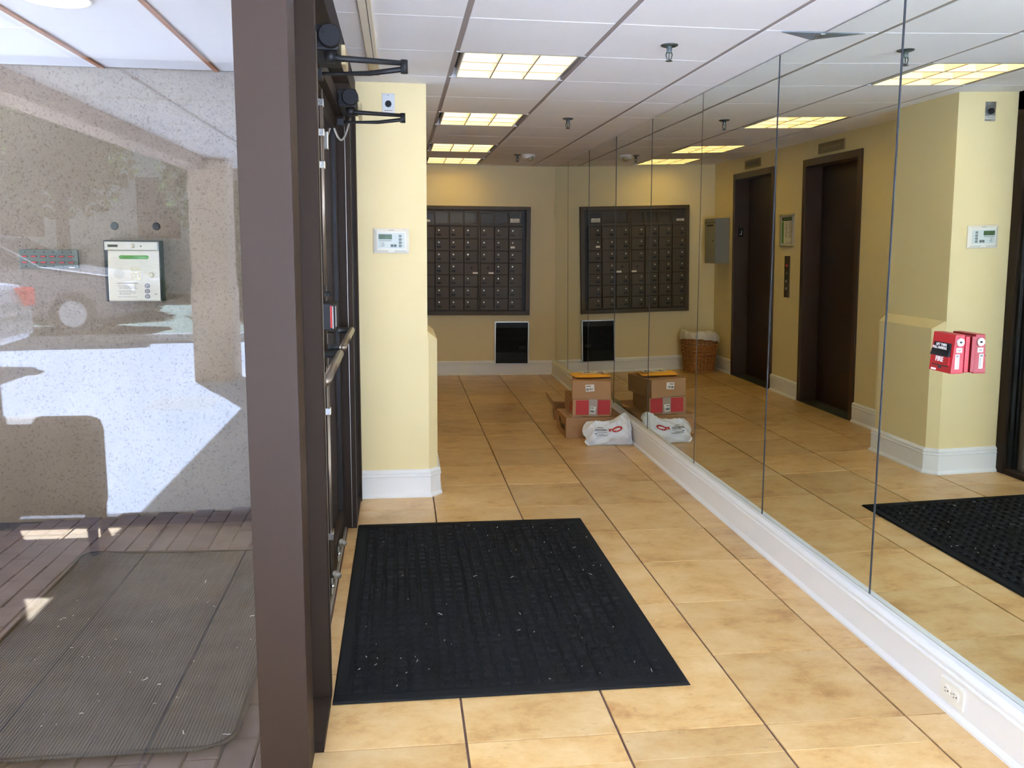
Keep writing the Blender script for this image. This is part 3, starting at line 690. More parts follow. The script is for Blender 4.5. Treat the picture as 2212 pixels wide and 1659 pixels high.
# flat opened carton behind
t = thing('open_carton', 'small open cardboard box with raised flaps behind the parcel stack', 'box', (1.31, 7.28, 0), math.radians(-8), G)
m = MB(); m.box(0, .27, 0, .40, 0, .005); m.box(0, .005, 0, .40, .005, .09); m.box(.265, .27, 0, .40, .005, .09); m.box(.005, .265, 0, .005, .005, .09); m.box(.005, .265, .395, .40, .005, .09)
m.build('carton', 'card', t)
def flap(verts): return MB().add(verts+[(v[0]+.004, v[1]+.004, v[2]+.003) for v in verts], [(0,1,2,3),(7,6,5,4),(0,4,5,1),(1,5,6,2),(2,6,7,3),(3,7,4,0)])
flap([(0, .02, .09), (0, .38, .09), (-.07, .36, .185), (-.07, .05, .195)]).build('flap', 'card', t)
flap([(.01, 0, .09), (.26, 0, .09), (.25, -.05, .165), (.02, -.06, .16)]).build('flap', 'card_in', t)
flap([(.27, .02, .09), (.27, .38, .09), (.34, .36, .10), (.34, .05, .10)]).build('flap', 'card', t)
B(.10, .22, .12, .3, .0052, .008).build('packing_slip', 'plate_w', t)
# padded mailers
def pillow(w_, d_, h_, nx=22, ny=16, seed=0, wr=.003):
    vs = []; fs = []
    for s_ in (1, -1):
        for j in range(ny+1):
            for i in range(nx+1):
                u, v = i/nx*2-1, j/ny*2-1
                e = max(0, 1-u**4)*max(0, 1-v**4)
                nz = mnoise.noise((u*2.5+seed, v*2.5, s_*1.7))*wr*3 + mnoise.noise((u*6+seed, v*6, 3))*wr
                vs.append((u*w_/2, v*d_/2, s_*(h_/2*e**.6)+nz*(1 if s_ > 0 else .2)*(.3+e)))
    K = (nx+1)*(ny+1)
    for s_ in (0, 1):
        for j in range(ny):
            for i in range(nx):
                a = s_*K+j*(nx+1)+i; q = (a, a+1, a+nx+2, a+nx+1); fs.append(q if s_ == 0 else q[::-1])
    return MB().add(vs, fs)
t = thing('padded_mailer', 'yellow padded envelope lying on top of the parcel stack', 'envelope', (1.505, 6.77, .4655), math.radians(4), G)
pillow(.30, .21, .030, seed=3).build('envelope', 'yellow', t, smooth=True)
B(-.148, -.120, -.10, .10, -.004, .002).build('sealed_flap', 'yellow', t)
lb = pillow(.20, .12, .001, 12, 8, seed=3).build('address_label', 'plate_w', t, loc=(.03, .02, .019), rot=(0, 0, 0))
m = MB()
for k in range(7): m.box(-.085+k*.024, -.085+k*.024+random.choice((.010, .016)), -.03, .01, .001, .0026)
m.build('print', 'ink', lb)
t = thing('flat_envelope', 'cream paper envelope leaning on the skirting behind the stack', 'envelope', (1.712, 7.22, .098), 0, G)
pillow(.36, .19, .010, seed=9).build('envelope', 'cream_env', t, smooth=True); t.rotation_euler = (0, math.radians(-74), math.radians(0))
for c in [k for k in D.objects if k.parent == t]: c.rotation_euler = (0, 0, pi/2)
# white poly mailer bag
OUT = [(1258,929),(1261,919),(1269,910),(1275,914.5),(1290,912),(1302,911.5),(1314,910),(1326,905),(1338,898),(1348,893),(1354,895),(1359,902),(1363,910),(1368,928),(1373,947),(1378.6,954),(1370,959),(1356,962),(1330,963),(1300,963.5),(1274,963),(1267,960),(1263,954),(1266,946),(1260,939)]
def pix(u, v, lean0, lean):
    d = fwd*F_PX + r2*(u-1106) - u2*(v-829.5)
    # plane y = lean0 + lean*z
    tt = (lean0 + lean*EYE)/(d.y - lean*d.z)
    return Vector((0, 0, EYE)) + d*tt
outl = [pix(u, v, 6.285, .75) for u, v in OUT]
cen = Vector((0, 0, 0))
for p in outl: cen += p
cen /= len(outl)
K = len(outl); sub = 4; ring = []
for k in range(K*sub):
    a = k//sub; q = (k % sub)/sub; p0, p1, p2, p3 = outl[a-1], outl[a], outl[(a+1) % K], outl[(a+2) % K]
    ring.append(.5*((2*p1)+(p2-p0)*q+(2*p0-5*p1+4*p2-p3)*q*q+(3*p1-p0-3*p2+p3)*q**3))
nrm = Vector((0, -1, .75)).normalized(); vs = []; fs = []; NR = 26; NK = len(ring)
for s_ in (1, -1):
    for i in range(NR+1):
        u = i/NR
        for k in range(NK):
            p = cen + (ring[k]-cen)*u
            e = (1-u**3)**.7
            hgt = .065*e if s_ > 0 else -.03*e
            q = Vector((p.x+p.z*.6, p.y, p.z-p.x*.4)); wr = mnoise.noise(p*8)*.022 + (.25-abs(mnoise.noise(Vector((q.x*9, q.y*4, q.z*22)))))*.050 + (.25-abs(mnoise.noise(Vector((q.x*34+5, q.y*6, q.z*14)))))*.024 + mnoise.noise(p*60)*.003
            p = p + nrm*(hgt + (wr*(.35+.65*min(1, u*1.2))*(1 if s_ > 0 else .4) if u < .99 else 0))
            p.z = max(p.z, .0015 + .001*(1-u)); p.x = min(p.x, 1.735 if p.z < .17 else 1.765); p.y = min(p.y, 6.545)
            vs.append(tuple(p))
L0 = (NR+1)*NK
for s_ in (0, 1):
    for i in range(NR):
        for k in range(NK):
            q = (s_*L0+i*NK+k, s_*L0+i*NK+(k+1) % NK, s_*L0+(i+1)*NK+(k+1) % NK, s_*L0+(i+1)*NK+k); fs.append(q if s_ == 0 else q[::-1])
t = thing('mailing_bag', 'crumpled white plastic mailing bag with red loop print leaning on the mirror', 'bag', (cen.x, cen.y, 0), 0, G)
loc = Vector((cen.x, cen.y, 0))
bagmb = MB().add([tuple(Vector(v)-loc) for v in vs], fs); bagmb.build('bag', 'poly', t, smooth=True)
bvh = BVHTree.FromPolygons([Vector(v) for v in vs], [f for f in fs])
eye = Vector((0, 0, EYE))
def decal(poly_px, name, mt, nsub=1):
    """flat print laid on the bag's front"""
    m = MB(); pts = []
    for u, v in poly_px:
        d = (fwd*F_PX + r2*(u-1106) - u2*(v-829.5)).normalized()
        h, n__, _, _ = bvh.ray_cast(eye, d)
        pts.append(None if h is None else (h - d*.0035 - loc))
    return pts
def ribbon(rows, name, mt):
    m = MB(); grid = [decal(r_, name, mt) for r_ in rows]
    for a, b in zip(grid, grid[1:]):
        for k in range(len(a)-1):
            if None in (a[k], a[k+1], b[k], b[k+1]): continue
            m.add([a[k], a[k+1], b[k+1], b[k]], [(0, 1, 2, 3)])
    return m.build(name, mt, t)
def bagpx(zx, zy): return (1180+zx/8.509, 780+zy/8.509)
o_, i_ = [], []
for k in range(33):
    a = 2*pi*k/32; ca, sa = math.cos(a), math.sin(a)
    o_.append(bagpx(1303+98*ca, 1252+52*sa-24*ca)); i_.append(bagpx(1296+66*ca, 1256+(20+10*ca)*sa-16*ca))
ribbon([o_, i_], 'red_loop_print', 'red_in')
ribbon([[bagpx(1148, 1240), bagpx(1180, 1250), bagpx(1215, 1245), bagpx(1250, 1228)], [bagpx(1150, 1270), bagpx(1180, 1268), bagpx(1215, 1260), bagpx(1245, 1255)]], 'red_loop_print', 'red_in')
ribbon([[bagpx(1155, 1270), bagpx(1185, 1266)], [bagpx(1150, 1300), bagpx(1195, 1290)]], 'red_loop_print', 'red_in')
for (a, b, c) in ((945, 1055, 1225), (895, 1115, 1258), (893, 1112, 1280), (940, 1120, 1312), (920, 1060, 1345), (905, 1130, 1372)):
    segs = []
    x = a
    while x < b-12:
        w__ = random.choice((14, 22, 30)); 
        ribbon([[bagpx(x, c-6+.0*x), bagpx(min(x+w__, b), c-7)], [bagpx(x, c+5), bagpx(min(x+w__, b), c+4)]], 'address_print', 'ink_grey' if c > 1300 else 'ink'); x += w__+5
ribbon([[bagpx(890, 1330), bagpx(930, 1326)], [bagpx(890, 1344), bagpx(930, 1340)]], 'address_print', 'ink')

# ------------------------------------------------------------------ things on the pier
t = thing('alarm_keypad', 'white fire annunciator keypad with small green screen on the cream pier', 'keypad', (-.045, 5.065, 1.502))
vs = [(-.1, 0, -.07), (.1, 0, -.07), (.1, 0, .07), (-.1, 0, .07), (-.1, -.012, -.07), (.1, -.012, -.07), (.1, -.012, .07), (-.1, -.012, .07), (-.081, -.024, -.051), (.081, -.024, -.051), (.081, -.024, .052), (-.081, -.024, .052)]
MB().add(vs, [(3,2,1,0), (8,9,10,11)] + [(i, (i+1) % 4, 4+(i+1) % 4, 4+i) for i in range(4)] + [(4+i, 4+(i+1) % 4, 8+(i+1) % 4, 8+i) for i in range(4)]).build('housing', 'white_pl', t, bevel=.0015)
pn = B(-.076, .076, -.0252, -.024, -.043, .044).build('face_panel', 'pale_panel', t)
B(-.070, .004, -.0262, -.0252, .008, .036).build('screen', 'lcd', t)
for z in (.028, .009, -.009, -.027): MB().cbox(.042, .058, -.0275, -.0252, z-.008, z+.006, .001, 'y-').build('key', 'grey_key', t)
for x in (.004, .022): MB().cbox(x-.008, x+.007, -.0275, -.0252, -.035, -.019, .001, 'y-').build('key', 'grey_key', t)
ln = MB(); ln.box(-.068, .002, -.0258, -.0252, -.0012, .0014)
for z in (-.010, -.017, -.024, -.031): ln.box(-.063, -.060, -.0258, -.0252, z-.001, z+.001); ln.box(-.055, -.055+random.uniform(.012, .022), -.0258, -.0252, z-.001, z+.001)
for z in (.009, -.009, -.027): ln.box(.063, .066, -.0258, -.0252, z-.002, z+.001)
for x in (.004, .022): ln.box(x-.004, x+.004, -.0282, -.0275, -.029, -.025)
ln.build('print', 'ink', t)
B(-.018, .018, -.026, -.012, -.066, -.053).build('tab', 'white_pl', t, bevel=.002); B(-.015, .016, -.0195, -.019, .058, .061).build('maker_print', 'ink_grey', t, loc=(0, -.0, 0))
t = thing('exit_button', 'steel wall plate with round black button high on the cream pier', 'switch', (-.052, 5.065, 2.250))
B(-.035, .035, -.003, 0, -.057, .057).build('plate', 'steel', t, bevel=.001)
MB().lathe([(0, -.022), (.014, -.022), (.017, -.018), (.018, -.003), (0, -.003)], 24, (0, 0, .0), 'y').build('button', 'blackmat', t)
lb = B(-.029, .030, -.0038, -.003, -.042, -.028).build('label', 'plate_w', t); B(-.024, .025, -.0043, -.0038, -.037, -.033).build('label_print', 'ink_grey', lb)
for z in (-.049, .046): MB().lathe([(0, -.0045), (.003, -.0045), (.0035, -.003), (0, -.003)], 10, (0, 0, z), 'y').build('screw', 'chrome', t)

# ------------------------------------------------------------------ fire pull station on the mirror
zc = 1.16; xm = XM0 + (XM1-XM0)*(zc-.166)/(H-.166) - .002
t = thing('fire_pull_station', 'red fire alarm pull station mounted on the mirror', 'fire alarm', (xm, 2.572, 1.096))
t.rotation_euler = (0, tilt, 0)
B(-.014, 0, -.062, .062, .004, .118).build('back_box', 'red', t, bevel=.002)
vs = [(-.014, -.058, 0), (-.014, .058, 0), (-.014, .058, .124), (-.014, -.058, .124), (-.056, -.058, 0), (-.056, .058, 0), (-.046, .058, .124), (-.046, -.058, .124)]
bod = MB().add(vs, [(0,1,2,3), (7,6,5,4), (0,4,5,1), (1,5,6,2), (2,6,7,3), (3,7,4,0)]).build('body', 'red', t, bevel=.002)
fx = lambda z: -.056 + .010*z/.124
def fpl(y0, y1, z0, z1, out, name, mt, par=None):
    vv = []
    for xo in (0, out):
        for (y, z) in ((y0, z0), (y1, z0), (y1, z1), (y0, z1)): vv.append((fx(z)-xo, y, z))
    return MB().add(vv, [(0,1,2,3), (7,6,5,4), (0,4,5,1), (1,5,6,2), (2,6,7,3), (3,7,4,0)]).build(name, mt, par or t)
fpl(-.044, .046, .064, .094, .001, 'recess', 'blackmat')
hdl = MB().add([(fx(.052)-.001, -.046, .050), (fx(.052)-.001, .048, .050), (fx(.07)-.001, .048, .074), (fx(.07)-.001, -.046, .074), (fx(.052)-.010, -.046, .052), (fx(.052)-.010, .048, .052), (fx(.07)-.006, .048, .072), (fx(.07)-.006, -.046, .072)],
         [(0,1,2,3), (7,6,5,4), (0,4,5,1), (1,5,6,2), (2,6,7,3), (3,7,4,0)]).build('handle_lip', 'blackmat', t, bevel=.001)
fpl(-.046, .048, .026, .052, .006, 'pull_handle', 'red')
fpl(-.040, .044, .019, .022, .0008, 'slot', 'ink'); fpl(-.006, .010, .012, .020, .0009, 'latch', 'ink')
fpl(.020, .046, .003, .009, .0008, 'maker_print', 'white_ink')
nx = Vector((0, -1, 0)); ny = Vector((.010/.124, 0, 1))
text('LIFT THEN', .0115, (fx(.083)-.0014, .034, .083), nx, ny, 'white_ink', t, 'lettering', bold=.0002)
text('PULL HANDLE', .0115, (fx(.074)-.0075, .042, .0738), nx, ny, 'white_ink', t, 'lettering', bold=.0002)
text('FIRE', .022, (fx(.036)-.0068, .020, .0345), nx, ny, 'white_ink', t, 'lettering', bold=.0006)
lk_ = MB().lathe([(0, -.0625), (.012, -.0625), (.0135, -.060), (.0135, -.058), (0, -.058)], 20, (-.031, 0, .100), 'y').build('key_lock', 'chrome', t)
MB().lathe([(0, -.064), (.004, -.064), (.004, -.0625), (0, -.0625)], 12, (-.031, 0, .100), 'y').build('keyhole', 'ink', lk_)
q = B(-.042, -.023, -.0588, -.058, .067, .082).build('label', 'plate_w', t); B(-.037, -.028, -.0592, -.0588, .072, .076).build('print', 'ink_grey', q)
q = B(-.044, -.030, -.0588, -.058, .015, .062).build('label', 'plate_w', t)
m = MB(); [m.box(-.0375, -.032, -.0592, -.0588, .019+k*.0022, .0202+k*.0022) for k in range(14)]; m.box(-.042, -.033, -.0592, -.0588, .053, .059); m.build('print', 'ink_grey', q)

# socket outlet on the skirting
t = thing('socket_outlet', 'white double socket outlet on the skirting below the mirror', 'outlet', (1.786-.037, 2.412, .073))
B(-.0055, .002, -.060, .060, -.034, .034).build('cover_plate', 'white_pl', t, bevel=.002)
for y in (-.022, .022):
    o = MB().lathe([(0, -.0075), (.0165, -.0075), (.017, -.0055), (0, -.0055)], 24, (0, y, 0), 'x').build('receptacle', 'white_pl', t)
    m = MB(); m.box(-.0081, -.0074, y+.003, y+.011, .0045, .0065); m.box(-.0081, -.0074, y+.003, y+.0095, -.0065, -.0045); m.lathe([(0, -.0081), (.0028, -.0081), (.0028, -.0074), (0, -.0074)], 10, (0, y-.007, 0), 'x'); m.build('slots', 'ink', o)
MB().lathe([(0, -.007), (.003, -.007), (.0035, -.0055), (0, -.0055)], 10, (0, 0, 0), 'x').build('screw', 'chrome', t)

# ------------------------------------------------------------------ ceiling fittings
def troffer(y0, label):
    x0, x1, y1 = CX, CX+CW, y0+CD
    t = thing('ceiling_light', label, 'ceiling light', (x0, y0, H), 0, 'square louvred ceiling lights')
    W_, Dp = CW, CD
    m = MB(); dp = .17
    m.box(.010, W_-.010, .004, .012, 0, dp); m.box(.010, W_-.010, Dp-.012, Dp-.004, 0, dp); m.box(.010, .016, .012, Dp-.012, .02, dp); m.box(W_-.016, W_-.010, .012, Dp-.012, .02, dp); m.box(.010, W_-.010, .004, Dp-.004, dp, dp+.01)
    m.build('housing', 'slab', t)
    m = MB()
    m.box(.010, .036, .012, Dp-.012, .05, .06); m.box(W_-.036, W_-.010, .012, Dp-.012, .05, .06); m.build('air_slot', 'blackmat', t)
    m = MB(); m.box(.034, .040, .012, Dp-.012, .0, .10); m.box(W_-.040, W_-.034, .012, Dp-.012, .0, .10); m.box(.034, W_-.034, .010, .016, 0, .10); m.box(.034, W_-.034, Dp-.016, Dp-.010, 0, .10); m.build('frame', 'louver', t)
    B(.0, W_, .0, .006, -.001, .004).build('edge_trim', 'alum', t); B(0, W_, Dp-.006, Dp, -.001, .004).build('edge_trim', 'alum', t)
    ix0, ix1, iy0, iy1 = .040, W_-.040, .016, Dp-.016
    for k in (1, 2):
        x = ix0+(ix1-ix0)*k/3; vs = [(x-.002, iy0, .002), (x+.002, iy0, .002), (x+.018, iy0, .098), (x-.018, iy0, .098)]
        MB().add(vs+[(a, iy1, c) for a, b, c in vs], [(0,1,2,3), (7,6,5,4), (0,4,5,1), (1,5,6,2), (2,6,7,3), (3,7,4,0)]).build('louver_blade', 'louver', t)
    for k in (1, 2):
        y = iy0+(iy1-iy0)*k/3; vs = [(ix0, y-.002, .001), (ix0, y+.002, .001), (ix0, y+.018, .097), (ix0, y-.018, .097)]
        MB().add(vs+[(ix1, b, c) for a, b, c in vs], [(0,1,2,3), (7,6,5,4), (0,4,5,1), (1,5,6,2), (2,6,7,3), (3,7,4,0)]).build('louver_blade', 'louver', t)
    for k in (1, 2):
        x = ix0+(ix1-ix0)*k/3; B(x-.0035, x+.0035, iy0, iy1, -.0015, .0018).build('blade_edge', 'rail', t)
        y = iy0+(iy1-iy0)*k/3; B(ix0, ix1, y-.003, y+.003, -.0025, .0008).build('blade_edge', 'rail', t)
    for k in range(3):
        x = ix0+(ix1-ix0)*(k+.5)/3; MB().tube([(x, iy0+.01, .130), (x, iy1-.01, .130)], .019, 10).build('lamp_tube', 'tube', t, smooth=True)
    B(ix0-.01, ix1+.01, iy0-.002, iy1+.002, .155, .165).build('reflector', 'louver', t)
for y0, lab in zip(lights_y, ('square louvred ceiling light nearest the doors', 'square louvred ceiling light second from the doors', 'square louvred ceiling light third from the doors', 'square louvred ceiling light above the mailboxes')): troffer(y0, 'Lit ' + lab)
def sprinkler(x, y, label):
    t = thing('sprinkler_head', label, 'sprinkler', (x, y, H), 0, 'ceiling sprinkler heads')
    MB().lathe([(0, -.008), (.03, -.008), (.038, -.004), (.038, 0), (0, 0)], 28).build('escutcheon', 'gunmetal', t)
    MB().lathe([(0, -.034), (.010, -.034), (.012, -.024), (.012, -.008), (0, -.008)], 14).build('body', 'gunmetal', t)
    for s_ in (-1, 1): MB().tube([(s_*.009, 0, -.03), (s_*.014, 0, -.042), (s_*.010, 0, -.060), (0, 0, -.066)], .0032, 8).build('frame_arm', 'gunmetal', t, smooth=True)
    MB().tube([(0, 0, -.034), (0, 0, -.064)], .0025, 8).build('bulb', 'gunmetal', t)
    MB().lathe([(0, -.070), (.012, -.071), (.017, -.069), (.012, -.067), (0, -.066)], 16).build('deflector', 'gunmetal', t)
sprinkler(1.193, 3.921, 'dark metal sprinkler head nearest the camera'); sprinkler(1.179, 6.217, 'dark metal sprinkler head halfway along the ceiling'); sprinkler(1.157, 8.715, 'dark metal sprinkler head beside the white motion sensor')
t = thing('motion_sensor', 'cream ceiling motion sensor with round lens near the mail wall', 'sensor', (1.262, 8.70, H))
MB().lathe([(0, 0), (.072, 0), (.072, -.012), (.060, -.040), (.040, -.050), (0, -.050)][::-1], 28).build('housing', 'white_pl', t, smooth=False)
MB().lathe([(0, -.012), (.020, -.010), (.034, 0), (.036, .01), (0, .01)], 20, (.012, -.052, -.032), 'y').build('lens', 'lens', t, smooth=True)
t = thing('corner_plate', 'thin triangular galvanised plate where ceiling meets mirror', 'metal plate', (1.752, 3.60, H-.003))
MB().prism([(-.185, 0), (0, -.012), (.0, .115)], -.002, .0).build('plate', 'galv', t); MB().prism([(-.012, .0), (-.002, 0), (-.002, .10)], -.006, -.002).build('rib', 'alum', t)
t = thing('cable_raceway', 'ivory plastic cable raceway along the ceiling by the doors', 'raceway', (-.118, 2.30, H))
MB().cbox(-.026, .026, 0, 2.12, -.016, 0, .003, 'z-').build('cover', 'raceway', t); B(.006, .009, 0, 2.10, -.0168, -.0155).build('seam', 'ink', t)
MB().cbox(-.026, .026, 2.123, 2.49, -.015, 0, .003, 'z-').build('end_stretch', 'tan_col', t)  # last stretch of the raceway in a darker tan
for x in (-.012, .002, .016): MB().lathe([(0, -.017), (.003, -.017), (.003, -.015), (0, -.015)], 8, (x, 2.44, 0)).build('screw', 'ink', t)

# ------------------------------------------------------------------ inside mat
t = thing('door_mat', 'black waffle-textured entrance mat lying on the tiles by the doors', 'mat', (0, 0, .0015))
MX0, MX1, MY0, MY1 = -.232, .972, 2.686, 4.53
MB().cbox(MX0, MX1, MY0, MY1, 0, .006, .004).build('backing', 'mat_edge', t)
e = MB()
for (a, b, c, d) in ((MX0+.004, MX1-.004, MY0+.004, MY0+.045), (MX0+.004, MX1-.004, MY1-.045, MY1-.004), (MX0+.004, MX0+.045, MY0+.045, MY1-.045), (MX1-.045, MX1-.004, MY0+.045, MY1-.045)): e.cbox(a, b, c, d, .006, .0085, .002)
e.build('border', 'mat_blk', t)
B(MX0+.045, MX1-.045, MY0+.045, MY1-.045, .006, .0068).build('carpet_base', 'mat_blk', t)
wf = MB(); nxx, nyy = 22, 31; px, py = (MX1-MX0-.10)/nxx, (MY1-MY0-.10)/nyy
for i in range(nxx):
    for j in range(nyy):
        x = MX0+.05+(i+.5)*px; y = MY0+.05+(j+.5)*py; a, b = px*.36, py*.36; c = .006
        z0, z1 = .0068, .0140
        r1 = [(-a, -b+c), (-a+c, -b), (a-c, -b), (a, -b+c), (a, b-c), (a-c, b), (-a+c, b), (-a, b-c)]
        wf.add([(x+u, y+v, z0) for u, v in r1]+[(x+u*.72, y+v*.72, z1) for u, v in r1], [tuple(range(8, 16))]+[(k, (k+1) % 8, 8+(k+1) % 8, 8+k) for k in range(8)])
for i in range(nxx+1): x = MX0+.05+i*px; wf.box(x-.003, x+.003, MY0+.05, MY1-.05, .0068, .0088)
for j in range(nyy+1): y = MY0+.05+j*py; wf.box(MX0+.05, MX1-.05, y-.003, y+.003, .0068, .0088)
w_ = wf.build('waffle_relief', 'mat_blk', t); w_['kind'] = 'stuff'
def lint(n, x0, x1, y0, y1, z, name, seed, big=1.0):
    rr = random.Random(seed); m = MB()
    for k in range(n):
        x, y = rr.uniform(x0, x1), rr.uniform(y0, y1); a = rr.uniform(0, pi); L = rr.choice((.003, .003, .005, .008, .014))*big*rr.uniform(.7, 1.2)
        p = [Vector((x, y, z))]
        for s_ in range(3): a += rr.uniform(-.7, .7); p.append(p[-1]+Vector((math.cos(a)*L/2, math.sin(a)*L/2, rr.uniform(0, .001))))
        m.tube(p, .0009*big*rr.uniform(.7, 1.5), 4)
    return m
o = lint(62, MX0+.05, MX1-.02, MY0+.0, MY1-.1, .0150, 'lint', 4).build('lint', 'lint', t); o['kind'] = 'stuff'

# ================================================================== outside, beyond the pane
stu = sempty('wall_outside')
B(-7.0, -.335, 4.92, 5.08, -.1, 2.62).build('stucco_face', 'stucco', stu)
for x in (-1.495, -1.282): MB().lathe([(0, -.006), (.016, -.005), (.021, 0), (0, 0)], 14, (x, 4.92, 1.565), 'y').build('anchor_plug', 'ink', stu)
struct(B(-4.6, -.34, 2.33, 5.0, H+.05, H+.25).build('ceiling_porch', 'slab'))
cpo = D.objects['ceiling_porch']
xs = [-4.6, -4.345, -3.775, -3.205, -2.645, -2.075, -1.505, -.935, -.365]
ys = [2.33, 2.46, 3.275, 4.09, 4.915]
for a, b in zip(xs, xs[1:]):
    for c, d in zip(ys, ys[1:]):
        put_tile('ceiling_tile', (a+.012, b-.012, c+.003, d-.003), H+.004, .03, 'ceil', cpo, .003, up=False, jit=.002)
for x in xs[1:-1]: B(x-.011, x+.011, 2.33, 4.915, H-.004, H+.02).build('batten', 'batten', cpo)
for y in ys[1:-1]: B(-4.6, -.365, y-.004, y+.004, H+.006, H+.02).build('cross_rail', 'slab', cpo)
t = thing('recessed_light', 'round recessed downlight glowing in the white porch ceiling', 'ceiling light', (-1.25, 3.585, H))
MB().lathe([(.119, -.003), (.128, -.003), (.130, .004), (.119, .004), (.119, -.003)], 36, cap=False).build('trim_ring', 'white_pl', t)
MB().lathe([(0, -.0025), (.119, -.0025), (.119, .003), (0, .003)], 36).build('lens', 'downl', t)
# brick pavers
pv = struct(B(-3.4, -.34, YG+.03, 4.95, -.16, -.045).build('floor_outside', 'sand'))
bm_ = MB().cbox(-.048, .048, -.0985, .0985, -.05, 0, .004).mesh('brick', 'paver')
for i in range(34):
    x = -.39-i*.101
    for j in range(14):
        y = YG+.05+(j+(.5 if i % 2 else 0))*.202
        if y > 4.88 or x < -2.9 or (x < -2.3 and y < 3.6): continue
        k_ = max(0, min(1, (y-3.2)/1.7))
        link('brick', bm_, pv, loc=(x, y, -.012+(x+1.35)*.045*k_+random.uniform(-.002, .002)), rot=(random.uniform(-.006, .006), 0, random.uniform(-.01, .01)))
# grey outdoor mat with rounded corners and a curled edge
t = thing('outdoor_mat', 'grey ribbed rubber mat with rounded corners on the brick pavers', 'mat', (0, 0, 0))
OX0, OX1, OY0, OY1, RC = -1.50, -.50, 2.462, 4.19, .11
def rrect(x0, x1, y0, y1, r):
    p = []
    for cx_, cy_, a0 in ((x1-r, y0+r, -pi/2), (x1-r, y1-r, 0), (x0+r, y1-r, pi/2), (x0+r, y0+r, pi)):
        for k in range(9): a = a0+k*pi/16; p.append((cx_+r*math.cos(a), cy_+r*math.sin(a)))
    return p
def grid_mat(x0, x1, y0, y1, r, z, nx_, ny_):
    vs = []; fs = []
    for j in range(ny_+1):
        y = y0+(y1-y0)*j/ny_
        ins = 0
        if y < y0+r: ins = r-math.sqrt(max(0, r*r-(y0+r-y)**2))
        if y > y1-r: ins = r-math.sqrt(max(0, r*r-(y-y1+r)**2))
        for i in range(nx_+1):
            x = x0+ins+(x1-x0-2*ins)*i/nx_
            cu = max(0, 1-math.hypot(x-x0, y-y1)/.30)
            vs.append((x, y, z+.035*cu**1.5+.001*math.sin(x*9)*math.sin(y*7)))
    for j in range(ny_):
        for i in range(nx_): a = j*(nx_+1)+i; fs.append((a, a+1, a+nx_+2, a+nx_+1))
    return MB().add(vs, fs)
o = grid_mat(OX0, OX1, OY0, OY1, RC, .004, 40, 60).build('rubber_sheet', 'mat_rib', t, smooth=True)
sd = o.modifiers.new('thick', 'SOLIDIFY'); sd.thickness = .006; sd.offset = -1
rim = rrect(OX0+.012, OX1-.012, OY0+.012, OY1-.012, RC-.012)
rm = [(x, y, .0055+.035*max(0, 1-math.hypot(x-OX0, y-OY1)/.30)**1.5) for x, y in rim]; rm.append(rm[0])
MB().tube(rm, .006, 6, cap=False).build('rim', 'mat_edge', t, smooth=True)
o = lint(85, OX0+.05, OX1-.05, OY0+.05, OY1-.4, .0080, 'lint', 11, 1.5).build('lint', 'lint', t); o['kind'] = 'stuff'
# intercom
t = thing('intercom', 'steel entry intercom with keypad and green display on the stucco wall', 'intercom', (-1.395, 4.92, 1.175))
w2 = .141
B(-w2, w2, -.052, 0, -.004, .312).build('body', 'steel', t, bevel=.001)
vs = [(-w2+.012, -.052, 0), (w2-.006, -.052, 0), (w2-.006, -.052, .262), (-w2+.012, -.052, .262), (-w2+.018, -.080, .002), (w2-.006, -.080, .002), (w2-.006, -.058, .262), (-w2+.018, -.058, .262)]
MB().add(vs, [(0,1,2,3), (7,6,5,4), (0,4,5,1), (1,5,6,2), (2,6,7,3), (3,7,4,0)]).build('face_panel', 'steel', t, bevel=.001)
MB().cbox(-w2+.006, w2-.010, -.072, -.050, .264, .308, .002, 'y-').build('top_bar', 'steel', t)
sb = B(-w2, -w2+.010, -.066, 0, -.004, .312).build('side_cheek', 'black', t); B(w2-.004, w2+.002, -.070, 0, -.004, .312).build('side_cheek', 'black', t); B(-w2, w2, -.060, 0, .309, .315).build('cap', 'black', t)
ky = lambda z: -.080 + .022*z/.262
ny = Vector((0, .022/.262, 1)).normalized()
def onface(x0, x1, z0, z1, out, name, mt, par=None):
    vv = []
    for o_ in (0, out):
        for (x, z) in ((x0, z0), (x1, z0), (x1, z1), (x0, z1)): vv.append((x, ky(z)-o_, z))
    return MB().add(vv, [(0,1,2,3), (7,6,5,4), (0,4,5,1), (1,5,6,2), (2,6,7,3), (3,7,4,0)]).build(name, mt, par or t)
pts = []
def stadium(x0, x1, zc_, r): 
    return [(x1+r*math.cos(a), zc_+r*math.sin(a)) for a in [-pi/2+k*pi/10 for k in range(11)]] + [(x0+r*math.cos(a), zc_+r*math.sin(a)) for a in [pi/2+k*pi/10 for k in range(11)]]
sp_ = stadium(-.058, .072, .228, .010)
MB().add([(x, ky(z)-.001, z) for x, z in sp_], [tuple(range(len(sp_)))]).build('display', 'lcd_on', t)
for r_ in range(4):
    for c_ in range(3): onface(-.008+c_*.0175, .006+c_*.0175, .108+(3-r_)*.017, .122+(3-r_)*.017, .004, 'key', 'chrome')
dm = MB()
for a in range(-4, 5):
    for b in range(-4, 5):
        if a*a+b*b < 19: dm.lathe([(0, -.0007), (.0016, -.0007), (.0016, 0), (0, 0)], 6, (-.070+a*.0062, ky(.140+b*.0062), .140+b*.0062), 'y')
dm.build('speaker_holes', 'ink', t)
MB().lathe([(0, -.004), (.011, -.004), (.0125, 0), (0, 0)], 20, (.092, ky(.136), .136), 'y').build('camera_eye', 'alum', t)
